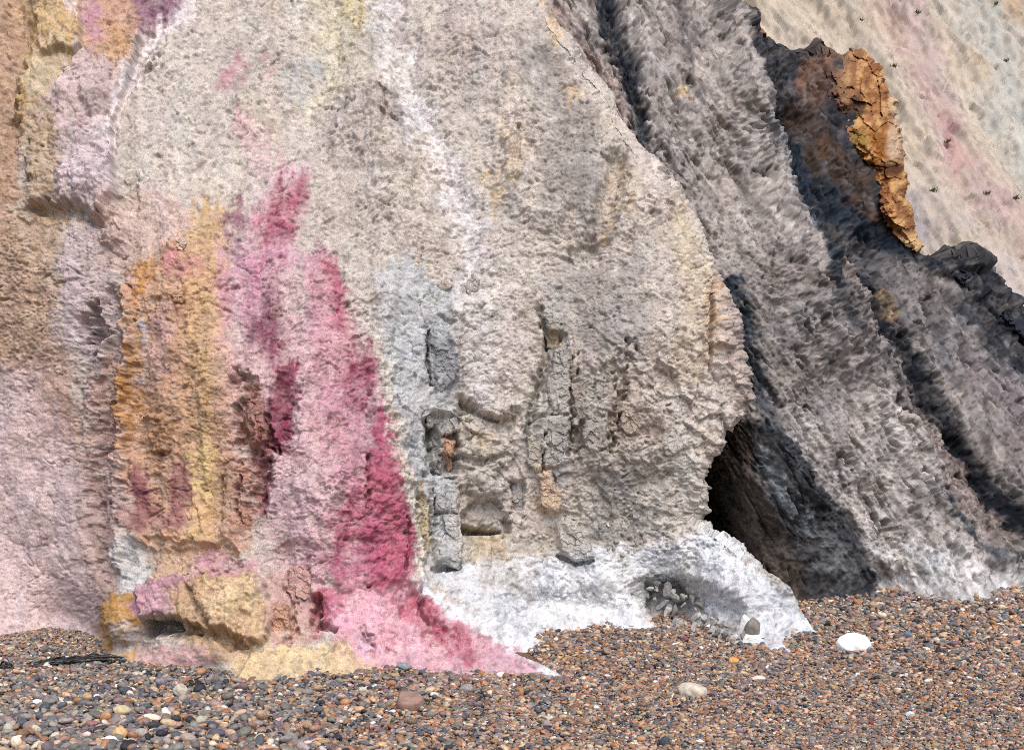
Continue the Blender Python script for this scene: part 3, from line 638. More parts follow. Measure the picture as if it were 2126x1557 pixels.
cliff, _ = build_face("cliff", A, xsA, ysA, EDGE_A, SHORE_A, depth_a, 26.0, 0.22, M_ROCK,
                      flat=lambda x: (40 + 60 * sstep(420, 520, x), 0.05 + 0.45 * sstep(440, 540, x)))
tag(cliff, "tall crumbling sea cliff banded pink, ochre, beige and grey above the shingle", "cliff", kind="structure")

# ================================================================== GREY CLAY SLOPE behind the main cliff
Bs = Sheet(1040, 2400, -240, 1330, 1.8, (164, 156, 150), 5)
X_, Y_ = Bs.PX, Bs.PY
def S_(pts, soft=0.6, warp=1.0): return Bs.stroke(pts, soft, warp)
def P_(pts, soft=8, warp=1.0): return Bs.poly(pts, soft, warp)
Bs.paint(S_([(1150, 20, 30), (1230, 140, 26), (1320, 290, 22), (1360, 380, 18)], .7), (158, 140, 134), .9, .4)
Bs.paint(S_([(1238, -80, 30), (1262, 0, 28), (1290, 110, 26), (1325, 210, 20), (1345, 290, 10), (1356, 340, 6)], .5), (44, 50, 60), 1, .3)
Bs.paint(S_([(1310, 220, 8), (1350, 320, 8)], .8), (120, 120, 122), .6, .4)
Bs.paint(S_([(1350, -40, 20), (1400, 100, 20), (1420, 200, 18)], .9), (150, 140, 136), .6, .5)
Bs.paint(S_([(1410, 0, 14), (1420, 90, 12), (1440, 160, 8)], .8), (100, 98, 100), .6, .6)
Bs.paint(S_([(1420, 195, 14), (1424, 205, 12)], .6), (206, 180, 140), .8, .3)
Bs.paint(P_([(1484, -40), (1500, -10), (1600, 90), (1710, 105), (1800, 200), (1960, 560), (1860, 560), (1700, 520), (1640, 400), (1600, 250), (1572, 175)], 6, .5), (56, 56, 61), 1, .3)
Bs.paint(P_([(1660, 130), (1720, 110), (1720, 190), (1690, 230), (1650, 200)], 10), (132, 102, 84), .85, .6)
Bs.paint(P_([(1620, 190), (1700, 250), (1800, 360), (1850, 470), (1790, 430), (1680, 330)], 14), (84, 66, 54), .75, .8)
Bs.paint(P_([(1700, 150), (1780, 200), (1780, 300), (1720, 260)], 14), (56, 54, 58), .7, .6)
Bs.paint(S_([(1608, 255, 14), (1660, 340, 20), (1740, 420, 22), (1830, 490, 20), (1900, 540, 12)], .6), (38, 48, 60), 1, .2)
Bs.paint(P_([(1560, 180), (1592, 250), (1640, 400), (1686, 500), (1660, 500), (1590, 330)], 6), (150, 150, 152), .8, .3)
Bs.paint(P_([(1690, 500), (1800, 500), (1900, 540), (1960, 560), (2060, 620), (2126, 720), (2126, 900), (1960, 780), (1840, 620), (1760, 560)], 14), (116, 113, 114), .9, .5)
Bs.paint(S_([(1660, 440, 8), (1684, 520, 12), (1692, 600, 14), (1720, 650, 10), (1800, 740, 8)], .6), (46, 56, 66), 1, .3)
Bs.paint(S_([(1740, 520, 18), (1790, 580, 26), (1830, 630, 24), (1870, 710, 22), (1920, 780, 30), (1960, 850, 28), (2000, 930, 34), (2050, 1010, 40), (2126, 1090, 44), (2260, 1190, 50)], .6), (26, 30, 38), 1, .25)
Bs.paint(S_([(1810, 600, 10), (1830, 630, 10)], .6), (30, 34, 40), .8, .4)
Bs.paint(S_([(1985, 910, 16), (2000, 950, 22), (2030, 1000, 18), (2110, 1060, 26), (2126, 1080, 22)], .6), (22, 26, 34), 1, .3)
Bs.paint(S_([(1880, 840, 16), (1930, 850, 18)], .8), (70, 66, 66), .8, .6)
Bs.paint(S_([(1840, 620, 14), (1860, 650, 10)], .8), (150, 130, 104), .7, .5)
Bs.paint(S_([(1940, 548, 14), (2000, 570, 30), (2060, 620, 34), (2130, 690, 36), (2260, 800, 40)], .5), (40, 44, 52), .95, .4)
Bs.paint(S_([(2000, 640, 18), (2060, 700, 22), (2126, 770, 22)], .9), (44, 47, 53), 1, .3)
Bs.paint(S_([(1920, 590, 20), (1960, 640, 18)], .9), (110, 104, 102), .7, .5)
Bs.paint(P_([(1980, 700), (2126, 800), (2300, 900), (2300, 1060), (2126, 1020), (2050, 900)], 20), (138, 129, 130), .9, .5)
Bs.paint(P_([(1560, 560), (1640, 560), (1760, 700), (1850, 820), (1700, 860), (1600, 760)], 24), (140, 135, 132), .8, .5)
Bs.paint(S_([(1520, 590, 16), (1556, 720, 24), (1585, 830, 26), (1640, 950, 34), (1710, 1080, 44), (1770, 1230, 50)], .7), (54, 63, 73), 1, .4)
Bs.paint(S_([(1620, 720, 30), (1700, 770, 30)], .9), (122, 120, 118), .6, .6)
Bs.paint(S_([(1720, 600, 20), (1780, 680, 24), (1860, 800, 20), (1900, 850, 20)], .9), (104, 99, 100), .8, .5)
Bs.paint(P_([(1590, 830), (1700, 860), (1800, 800), (1900, 860), (2000, 1000), (2080, 1170), (2140, 1230), (1840, 1240), (1780, 1120), (1680, 1000)], 20), (176, 170, 165), .95, .6)
Bs.paint(P_([(1900, 880), (1960, 900), (2080, 1080), (2126, 1150), (2040, 1140), (1960, 1030)], 14), (140, 126, 120), .85, .5)
Bs.paint(S_([(1960, 1040, 8), (1990, 1090, 12), (2030, 1140, 14), (2070, 1165, 12), (2100, 1175, 8)], .5), (70, 76, 84), .9, .4)
Bs.paint(P_([(1790, 1120), (1900, 1130), (2060, 1170), (2150, 1200), (2300, 1200), (2300, 1330), (1820, 1330)], 14), (204, 202, 200), .95, .3)
Bs.paint(S_([(1840, 1130, 8), (1890, 1175, 8), (1940, 1180, 6)], .8), (170, 164, 148), .7, .5)
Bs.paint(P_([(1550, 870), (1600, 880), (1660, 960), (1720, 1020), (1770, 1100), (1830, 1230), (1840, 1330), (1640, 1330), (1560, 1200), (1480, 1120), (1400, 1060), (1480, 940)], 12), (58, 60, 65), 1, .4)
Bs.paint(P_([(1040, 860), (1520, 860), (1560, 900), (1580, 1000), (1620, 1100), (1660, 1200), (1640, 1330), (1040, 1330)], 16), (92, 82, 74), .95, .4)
Bs.paint(S_([(1570, 930, 12), (1610, 1010, 14), (1660, 1090, 16)], .8), (128, 136, 142), .8, .5)
Bs.paint(S_([(1700, 1110, 22), (1730, 1170, 26), (1760, 1220, 20)], .8), (116, 118, 118), .7, .4)
c30, s30 = math.cos(math.radians(58)), math.sin(math.radians(58))
U = X_ * c30 + Y_ * s30; V = -X_ * s30 + Y_ * c30            # along and across the dip of the beds
n = fbm(U / 200, V / 30, 4, 141); Bs.C *= (1 + 0.42 * n)[..., None]
n = fbm(U / 60, V / 14, 4, 143); Bs.C *= (1 + 0.3 * n)[..., None]
n = fbm(U / 160, V / 9, 4, 144, .6); Bs.C *= (1 + 0.35 * n)[..., None]
n = fbm(X_ / 90, Y_ / 90, 3, 147); Bs.C[..., 0] *= 1 + 0.05 * n; Bs.C[..., 2] *= 1 - 0.06 * n
Bs.flecks(20, .10, 803, 57, 3.0); Bs.flecks(9, .17, 804, 55, 2.2, .16); Bs.flecks(5.2, .2, 805, 50, 1.5, .16)
H = Bs.H; K = Bs.K; K[:] = 0.9
Bs.rough(P_([(1790, 1130), (2060, 1170), (2300, 1200), (2300, 1330), (1820, 1330)], 16), 0.25)
Bs.rough(P_([(1560, 1050), (1760, 1100), (1820, 1240), (1640, 1260)], 16), 0.55)
R_ = Bs.raise_; B_ = Bs.bulge
H += 34 * fbm(U / 420, V / 90, 3, 151) + 8 * fbm(U / 160, V / 36, 3, 155) + 2 * fbm(U / 60, V / 12, 3, 157)
R_(S_([(1470, -80, 30), (1560, 150, 40), (1620, 350, 50), (1670, 520, 50), (1720, 700, 60)], .9), 46)      # light front rib
R_(S_([(1630, 250, 30), (1700, 400, 40), (1800, 520, 40)], .9), -40)
R_(S_([(1262, -60, 26), (1300, 120, 24), (1350, 300, 14)], .9), -40)
R_(S_([(1740, 540, 20), (1830, 660, 26), (1920, 800, 26), (2000, 930, 30), (2090, 1050, 30)], .9), -26)
R_(S_([(1700, 560, 24), (1800, 740, 30), (1900, 900, 34), (2000, 1100, 40)], .9), 24)
R_(P_([(1565, 870), (1660, 960), (1760, 1090), (1830, 1240), (1700, 1250), (1640, 1180)], 40), 26)
R_(S_([(1780, 1010, 10), (1850, 1130, 12), (1880, 1220, 10)], .9), -16)
for (xa, ya, xb, yb) in ((1800, 1130, 1900, 1225), (1880, 1110, 1990, 1240), (1960, 1120, 2050, 1225), (2040, 1150, 2140, 1215)):
    R_(S_([(xa, ya, 18), ((xa + xb) / 2, (ya + yb) / 2 - 8, 20), (xb, yb, 16)], .9), 20)
for (x, y, r) in ((1890, 845, 20), (1990, 915, 16), (1810, 605, 14), (1955, 1010, 10), (1610, 830, 12), (2030, 1000, 16), (1900, 1060, 12), (1845, 1090, 10), (1690, 1060, 14), (1760, 960, 12)):
    B_(x, y, r * 1.5, r, -26, 40)
vary2 = np.clip(0.85 + 1.0 * fbm(U / 120, V / 50, 3, 159), .2, 1.9); QX, QY = Bs.SX, Bs.SY
H += K * (vary2 * 5 * facets(X_, Y_, 28, 161, 57, 3.4, .4, 1.2, .6) + vary2 * 3.6 * facets(X_, Y_, 12, 162, 54, 2.4, .3, 1.2, .6) + 4.0 * facets(X_, Y_, 6, 163, 48, 1.6, .0)) + 1.6 * (K + .3) * fbm(X_ / 6, Y_ / 6, 2, 167)
gt = sstep(-.05, .35, fbm(U / 120, V / 60, 4, 170))
H -= K * gt * (14 * ticks(QX, QY, 30, 5, 168, 56, .2, .45) + 22 * ticks(QX, QY, 100, 8, 169, 59, .26, .45) + 7 * ticks(QX, QY, 9, 4.5, 164, 50, .24, .46))
H += K * (4 * fbm(U / 150, V / 9, 4, 174, .6) + 8 * fbm(U / 260, V / 24, 3, 175, .6, True))
H -= (.3 + K) * 20 * fissures(U, V, 70, 165, 2.6, 0, 5.0) * sstep(-.1, .25, fbm(U / 120, V / 60, 2, 166))
dk = (S_([(1740, 520, 20), (1830, 630, 24), (1920, 780, 30), (2000, 930, 36), (2126, 1090, 46)], .6)); Bs.H[dk[0]] += dk[1] * 9 * crumbs(X_[dk[0]], Y_[dk[0]], 24, 171, 50, 1.8)
dk = (S_([(1940, 545, 20), (2000, 565, 32), (2060, 610, 34), (2130, 680, 36), (2260, 800, 40)], .5)); Bs.H[dk[0]] += dk[1] * (14 + 16 * crumbs(X_[dk[0]], Y_[dk[0]], 30, 173, 0, 1.1))
CTRL_B = [(1675, 1246, 11.85), (1740, 1240, 12.0), (1800, 1234, 12.15), (1920, 1241, 12.0), (2055, 1240, 12.0), (2126, 1216, 12.6), (2600, 1185, 13.5), (1440, 1050, 14.0), (1485, 1020, 12.7), (1525, 1000, 11.95), (1565, 960, 11.7), (1560, 1080, 11.85), (1620, 1100, 12.0),
          (1500, 1200, 12.3), (1300, 1100, 14.5), (1575, 850, 11.85), (1530, 650, 12.0), (1480, 460, 12.15), (1380, 300, 12.45), (1250, 50, 13.4), (1130, -200, 14.4), (1400, 50, 14.0), (1050, 600, 12.6), (1050, 300, 13.0),
          (1650, 850, 12.05), (1700, 800, 12.3), (1640, 500, 12.9), (1560, 200, 13.9), (1480, 0, 14.8), (1400, -240, 15.8), (1900, 1000, 12.9), (2100, 1000, 13.6), (1900, 700, 14.3), (2100, 780, 15.2), (1920, 560, 15.6), (1750, 300, 15.6),
          (1650, 130, 16.2), (1620, 300, 14.6), (2300, 900, 15.8), (2600, 1100, 15.5), (2060, 600, 16.2), (1780, 1100, 12.3), (1600, -240, 18.0)]
depth_b = tps(CTRL_B)
EDGE_B = [(-240, 1420), (-60, 1452), (0, 1482), (30, 1512), (55, 1538), (75, 1565), (95, 1592), (104, 1625), (110, 1665), (116, 1705), (126, 1735), (150, 1752), (250, 1780), (330, 1800), (420, 1852), (480, 1885), (520, 1915),
          (538, 1945), (542, 1985), (550, 2020), (566, 2045), (590, 2062), (612, 2074), (630, 2098), (648, 2116), (670, 2138), (720, 2180), (800, 2240), (900, 2300), (1000, 2330), (1330, 2350)]
ysB = np.concatenate([np.arange(-240, -8, 5.0), np.arange(-8, 1270, 1.95)])
xsB = np.concatenate([np.arange(1050, 1150, 8.0), np.arange(1150, 2140, 2.0), np.arange(2140, 2350, 4.0)])
slope, _ = build_face("clay_slope", Bs, xsB, ysB, EDGE_B, SHORE_B, depth_b, 22.0, 0.45, M_ROCK,
                      flat=lambda x: (70 + 0 * x, 0.1 + .3 * sstep(1780, 1850, x)))
tag(slope, "grey gullied clay slope with slate black seams between banded cliff and pale far cliff", "slope", kind="structure")

# ================================================================== FAR CLIFF
E = Sheet(1380, 2700, -240, 800, 2.6, (212, 198, 178), 9); E.sat = .8
X_, Y_ = E.PX, E.PY
def S_(pts, soft=0.6, warp=1.0): return E.stroke(pts, soft, warp)
E.paint(S_([(1520, -30, 26), (1560, 40, 16), (1600, 90, 10)], .8), (214, 180, 140), .8, .4)
E.paint(S_([(1850, -60, 50), (1900, 90, 46), (1960, 240, 36), (1975, 330, 40), (2050, 420, 40), (2126, 480, 40), (2250, 560, 40)], .8), (210, 178, 168), .85, .5)
E.paint(S_([(1960, 250, 18), (1985, 320, 20), (2000, 350, 14)], .8), (214, 158, 156), .8, .5)
E.paint(S_([(2000, -60, 40), (2060, 100, 50), (2110, 260, 50), (2200, 400, 60)], .9), (206, 206, 194), .8, .5)
E.paint(S_([(2020, 110, 20), (2040, 160, 20)], .9), (216, 192, 158), .7, .5)
E.paint(S_([(2100, 0, 20), (2130, 40, 20)], .8), (206, 170, 130), .8, .5)
E.paint(S_([(1900, 420, 30), (1990, 490, 30), (2090, 560, 30), (2200, 640, 30)], .9), (204, 188, 176), .8, .5)
E.paint(S_([(1890, 430, 14), (1940, 500, 18), (1960, 540, 16)], .8), (176, 166, 168), .7, .5)
E.paint(S_([(2060, 560, 40), (2126, 620, 40), (2260, 720, 40)], .9), (216, 198, 190), .8, .5)
E.paint(S_([(1850, 20, 8), (1865, 70, 14), (1870, 92, 8)], .8), (158, 136, 116), .7, .6)
c30, s30 = math.cos(math.radians(57)), math.sin(math.radians(57))
U = X_ * c30 + Y_ * s30; V = -X_ * s30 + Y_ * c30
n = fbm(U / 260, V / 30, 4, 201); E.C *= (1 + 0.14 * n)[..., None]
n = fbm(X_ / 60, Y_ / 60, 4, 203); E.C *= (1 + 0.12 * n)[..., None]
n = fbm(U / 160, V / 50, 3, 205); E.C[..., 0] *= 1 + 0.05 * n; E.C[..., 2] *= 1 - 0.06 * n
E.flecks(16, .06, 806, 57, 3.0, .05); E.flecks(7, .1, 807, 55, 2.0, .1); H = E.H
H += 60 * fbm(U / 420, V / 80, 4, 211) + 10 * fbm(U / 120, V / 24, 3, 213)
cr, rr = cracks(U, V, 58, 215, 6.0, 0, .25)
gate = sstep(0.0, 0.3, fbm(U / 70, V / 40, 3, 217)); H -= 9 * gate * (1 - sstep(0.0, 0.07, cr))
pit = sstep(0.30, 0.5, fbm(U / 26, V / 14, 3, 219)) * sstep(-.1, .3, fbm(X_ / 150, Y_ / 150, 2, 221)); H -= 10 * pit
H -= sstep(0, .3, fbm(X_ / 80, Y_ / 80, 3, 232)) * (12 * ticks(E.SX, E.SY, 24, 5, 228, 54, .26, .5) + 8 * ticks(E.SX, E.SY, 8, 5, 229, 30, .28, .5))
H += 8.0 * facets(X_, Y_, 24, 223, 56, 3.2, .4) + 5 * facets(X_, Y_, 9, 225, 52, 2.0, .2) + 1.2 * fbm(X_ / 7, Y_ / 7, 2, 227)
H -= 14 * fissures(U, V, 60, 230, 2.6, 0, 6.0) * sstep(-.05, .25, fbm(U / 90, V / 50, 2, 231))
depth_e = tps([(1400, -240, 40), (2600, -240, 46), (2126, 640, 25), (1900, 450, 27.5), (1480, 0, 35), (2126, 0, 38), (2600, 700, 27), (1500, 700, 24), (1750, 300, 30)])
ys = np.arange(-240, 790, 2.9); xs = np.concatenate([np.arange(1390, 2150, 2.9), np.arange(2150, 2690, 6)])
px, py = np.meshgrid(xs.astype(f32), ys.astype(f32)); D = depth_e(px, py); P = at(px, py, D)
P[..., 1] -= E.sample(E.H, px, py) * D / F * 0.95; P[..., 2] += E.sample(E.H, px, py) * D / F * 0.3
far = link("far_cliff", grid_mesh("far_cliff", P, E.sample(E.C, px, py) * ALB * .8), M_FAR)
tag(far, "pale cream far cliff streaked with pink rising behind the dark grey slope", "cliff", kind="structure")

# ================================================================== BEACH
def plain_material(name, col, rough=0.9, var=0.25, scale=30.0, bump=0.3, spec=0.2, col2=None):
    m = bpy.data.materials.new(name); m.use_nodes = True; nt = m.node_tree; N = nt.nodes; L = nt.links
    p = N["Principled BSDF"]; p.inputs["Roughness"].default_value = rough; p.inputs["Specular IOR Level"].default_value = spec
    tc = N.new("ShaderNodeTexCoord"); n1 = N.new("ShaderNodeTexNoise"); n1.inputs["Scale"].default_value = scale; n1.inputs["Detail"].default_value = 5
    L.new(tc.outputs["Object"], n1.inputs["Vector"])
    cr = N.new("ShaderNodeValToRGB"); a = lin(col); b = lin(col2) if col2 else a
    cr.color_ramp.elements[0].position = 0.3; cr.color_ramp.elements[1].position = 0.7
    cr.color_ramp.elements[0].color = (*(a * (1 - var)), 1); cr.color_ramp.elements[1].color = (*(b * (1 + var)), 1)
    L.new(n1.outputs["Fac"], cr.inputs[0]); L.new(cr.outputs[0], p.inputs["Base Color"])
    bp = N.new("ShaderNodeBump"); bp.inputs["Strength"].default_value = bump; bp.inputs["Distance"].default_value = 0.01
    L.new(n1.outputs["Fac"], bp.inputs["Height"]); L.new(bp.outputs[0], p.inputs["Normal"])
    return m
M_GRIT = plain_material("beach_grit", (92, 74, 60), 0.95, 0.4, 90.0, 0.8, 0.1, (120, 96, 78))
gx = np.concatenate([np.linspace(-60, -9, 20), np.arange(-8.8, 8.8, 0.08), np.linspace(9, 60, 20)]); gy = np.concatenate([np.linspace(-40, 5.8, 24), np.arange(6, 14, 0.08), np.linspace(14.2, 80, 24)])
GX, GY = np.meshgrid(gx, gy)
GP = np.stack([GX, GY, ground_z(GX.astype(f32), GY.astype(f32)) - 0.006], -1)[::-1]
beach = link("beach", grid_mesh("beach", GP, smooth=True), M_GRIT)
tag(beach, "gently rising shingle beach floor of dark brown grit below the cliffs", "beach", kind="structure")

# ---- pebbles --------------------------------------------------------
rs = np.random.RandomState(7)
PAL = {"grey": (122, 116, 110), "slate": (88, 91, 97), "tan": (184, 154, 124), "orange": (166, 120, 86), "brown": (134, 103, 84),
       "cream": (206, 192, 172), "white": (232, 230, 226), "purple": (126, 102, 104), "black": (50, 52, 56), "taupe": (150, 138, 127)}
NAMES = list(PAL); PCOL = np.array([lin(PAL[k]) for k in NAMES])
def pebble_material(name, instanced):
    m = bpy.data.materials.new(name); m.use_nodes = True; nt = m.node_tree; N = nt.nodes; L = nt.links
    p = N["Principled BSDF"]; p.inputs["Roughness"].default_value = 0.62; p.inputs["Specular IOR Level"].default_value = 0.3
    if instanced:
        a = N.new("ShaderNodeAttribute"); a.attribute_type = 'INSTANCER'; a.attribute_name = "pcol"; src = a.outputs["Color"]
    else:
        a = N.new("ShaderNodeObjectInfo"); src = a.outputs["Color"]
    tc = N.new("ShaderNodeTexCoord"); n1 = N.new("ShaderNodeTexNoise"); n1.inputs["Scale"].default_value = 2.6; n1.inputs["Detail"].default_value = 5
    L.new(tc.outputs["Object" if not instanced else "Generated"], n1.inputs["Vector"])
    r = N.new("ShaderNodeMapRange"); r.inputs[1].default_value = 0.3; r.inputs[2].default_value = 0.7; r.inputs[3].default_value = 0.68; r.inputs[4].default_value = 1.32
    L.new(n1.outputs["Fac"], r.inputs[0])
    mx = N.new("ShaderNodeMix"); mx.data_type = 'RGBA'; mx.blend_type = 'MULTIPLY'; mx.inputs[0].default_value = 1
    L.new(src, mx.inputs[6]); L.new(r.outputs[0], mx.inputs[7]); L.new(mx.outputs[2], p.inputs["Base Color"])
    return m
M_PEB = pebble_material("pebble_stone", False); M_SHI = pebble_material("shingle_stone", True)
import bmesh
def pebble_mesh(seed, sub=2, angular=0.0, cuts=5, lo=.62, hi=.95):
    bm = bmesh.new(); bmesh.ops.create_icosphere(bm, subdivisions=sub, radius=1.0)
    r = np.random.RandomState(seed); d = r.normal(size=(cuts, 3)); d /= np.linalg.norm(d, axis=1)[:, None]; o = r.uniform(lo, hi, cuts)
    ph = r.uniform(0, 6, 6)
    for v in bm.verts:
        c = np.array(v.co)
        for k in range(cuts):                    # worn flats
            t = c @ d[k]
            if t > o[k]: c -= d[k] * (t - o[k]) * min(1.0, 0.55 + angular)
        c *= 1 + 0.06 * math.sin(3 * c[0] + ph[0]) + 0.06 * math.sin(2.6 * c[1] + ph[1]) + 0.05 * math.sin(3.3 * c[2] + ph[2])
        v.co = c
    me = bpy.data.meshes.new("pebble"); bm.to_mesh(me); bm.free()
    me.polygons.foreach_set("use_smooth", np.ones(len(me.polygons), bool)); me.materials.append(M_PEB)
    return me
PMESH = [pebble_mesh(500 + i) for i in range(14)]
def to_px(x, y, z): return CX + F * x / y, HY - F * (z - EYE) / y
# mean pebble diameter over the beach, metres
peb_size = tps([(0, 1557, .046), (300, 1557, .046), (700, 1557, .036), (1100, 1557, .026), (1500, 1557, .021), (2126, 1557, .019), (0, 1440, .040), (500, 1450, .036), (1000, 1450, .028), (1400, 1440, .023),
                (1800, 1400, .024), (1800, 1270, .036), (2126, 1270, .036), (2126, 1400, .022), (80, 1340, .022), (1250, 1340, .028), (1500, 1350, .025), (-300, 1450, .04), (2400, 1400, .024), (1000, 1700, .03)])
ncand = 420000
y = rs.uniform(6.7, 13.4, ncand); x = rs.uniform(-0.5, 0.5, ncand) * (y * 0.80 + 1.6)
px, py = to_px(x, y, SL * (y - Y0B))
vis = ((polysd(px.astype(f32), py.astype(f32), SHORE_A) > -14) | (px > 1690)) & ((polysd(px.astype(f32), py.astype(f32), SHORE_B) > -14) | (px < 1690))
md = np.clip(peb_size(px.astype(f32), py.astype(f32)), .017, .05)
keep = vis & (rs.rand(ncand) < (.018 / md) ** 2)
x, y, md, px, py = x[keep], y[keep], md[keep], px[keep], py[keep]; N_ = len(x)
dia = .9 * md * np.clip(np.exp(rs.normal(-0.08, 0.36, N_)), .5, 2.3)
el = rs.uniform(0.75, 1.0, N_); fl = rs.uniform(0.42, 0.8, N_)
scl = np.stack([dia * .5 * rs.uniform(1.0, 1.4, N_), dia * .5 * el, dia * .5 * fl], -1)
rot = np.stack([rs.normal(0, .30, N_), rs.normal(0, .30, N_), rs.uniform(0, 6.283, N_)], -1)
z = ground_z(x.astype(f32), y.astype(f32)) + scl[:, 2] * rs.uniform(-0.1, 1.0, N_)
warm = np.clip(sstep(200, 1200, px) * 0.95 + .1 + .35 * sstep(1390, 1340, py) * (px < 300), 0, 1)
warm = warm - .35 * sstep(1320, 1260, py) * (px > 1600)
wl_, wr_ = np.array([.33, .17, .11, .06, .05, .04, .008, .015, .05, .17]), np.array([.17, .12, .18, .13, .17, .03, .004, .02, .07, .13])
wl_ /= wl_.sum(); wr_ /= wr_.sum()
cum = np.cumsum(wl_[None] * (1 - warm[:, None]) + wr_[None] * warm[:, None], 1); ci = (rs.rand(N_)[:, None] > cum).sum(1).clip(0, len(NAMES) - 1)
pcol = PCOL[ci] * rs.uniform(.7, 1.25, N_)[:, None] * (1 + rs.normal(0, .05, (N_, 3)))
idx = rs.randint(0, len(PMESH), N_)
# the 300 that show largest are pebbles of their own
inframe = (px > 10) & (px < 2116) & (py > 1395) & (py < 1550)
order = np.argsort(-(dia * F / y) * inframe)[:300]
LOOK = {"grey": ("grey", "mid grey rounded flint pebble lying among the shingle"), "slate": ("slate", "blue-grey slate coloured pebble lying among the shingle"), "tan": ("tan", "sandy tan rounded pebble lying among the shingle"),
        "orange": ("orange", "rusty orange rounded pebble lying among the shingle"), "brown": ("brown", "brown rounded pebble lying among the shingle"), "cream": ("cream", "pale cream rounded pebble lying among the shingle"),
        "white": ("white", "small white pebble lying among the shingle"), "purple": ("purple", "dull purple pebble lying among the shingle"), "black": ("black", "nearly black pebble lying among the shingle"),
        "taupe": ("taupe", "warm taupe pebble lying among the shingle")}
col_src = bpy.data.collections.new("pebble_shapes"); scene.collection.children.link(col_src)
seen = set()
for k in order:
    o = bpy.data.objects.new("pebble", PMESH[idx[k]])
    (scene.collection if idx[k] in seen else col_src).objects.link(o); seen.add(idx[k])
    o.location = (x[k], y[k], z[k] + scl[k, 2] * .35); o.rotation_euler = rot[k]; o.scale = scl[k]
    o.color = (*pcol[k], 1)
    nm = NAMES[ci[k]]; tag(o, LOOK[nm][1], "pebble", LOOK[nm][0] + " pebbles of the coarser shingle")
mask = np.ones(N_, bool); mask[order] = False
me = bpy.data.meshes.new("shingle"); nm_ = int(mask.sum())
me.vertices.add(nm_); me.vertices.foreach_set("co", np.stack([x, y, z], -1)[mask].astype(f32).reshape(-1))
def vattr(name, typ, key, data): a = me.attributes.new(name, typ, 'POINT'); a.data.foreach_set(key, data)
vattr("rot", 'FLOAT_VECTOR', "vector", rot[mask].astype(f32).reshape(-1)); vattr("scl", 'FLOAT_VECTOR', "vector", scl[mask].astype(f32).reshape(-1))
vattr("pidx", 'INT', "value", idx[mask].astype(np.int32)); vattr("pcol", 'FLOAT_COLOR', "color", np.c_[pcol[mask], np.ones(nm_)].astype(f32).reshape(-1))
me.update()
shingle = link("shingle", me, M_SHI)
tag(shingle, "loose rounded shingle of grey, tan and rusty pebbles covering the beach", "shingle", kind="stuff")
ng = bpy.data.node_groups.new("scatter_shingle", 'GeometryNodeTree')
ng.interface.new_socket("Geometry", in_out='INPUT', socket_type='NodeSocketGeometry'); ng.interface.new_socket("Geometry", in_out='OUTPUT', socket_type='NodeSocketGeometry')
gi = ng.nodes.new("NodeGroupInput"); go = ng.nodes.new("NodeGroupOutput")
mp = ng.nodes.new("GeometryNodeMeshToPoints"); io = ng.nodes.new("GeometryNodeInstanceOnPoints"); ciN = ng.nodes.new("GeometryNodeCollectionInfo")
ciN.inputs["Collection"].default_value = col_src; ciN.inputs["Separate Children"].default_value = True; ciN.inputs["Reset Children"].default_value = True
def named(n_, t): q = ng.nodes.new("GeometryNodeInputNamedAttribute"); q.data_type = t; q.inputs[0].default_value = n_; return q.outputs[0]
er = ng.nodes.new("FunctionNodeEulerToRotation"); sm = ng.nodes.new("GeometryNodeSetMaterial"); sm.inputs["Material"].default_value = M_SHI
ng.links.new(gi.outputs[0], mp.inputs[0]); ng.links.new(mp.outputs[0], io.inputs["Points"]); ng.links.new(ciN.outputs[0], io.inputs["Instance"])
io.inputs["Pick Instance"].default_value = True
ng.links.new(named("pidx", 'INT'), io.inputs["Instance Index"]); ng.links.new(named("rot", 'FLOAT_VECTOR'), er.inputs[0]); ng.links.new(er.outputs[0], io.inputs["Rotation"])
ng.links.new(named("scl", 'FLOAT_VECTOR'), io.inputs["Scale"]); ng.links.new(io.outputs[0], sm.inputs[0]); ng.links.new(sm.outputs[0], go.inputs[0])
md_ = shingle.modifiers.new("scatter", 'NODES'); md_.node_group = ng
print("pebbles", N_)

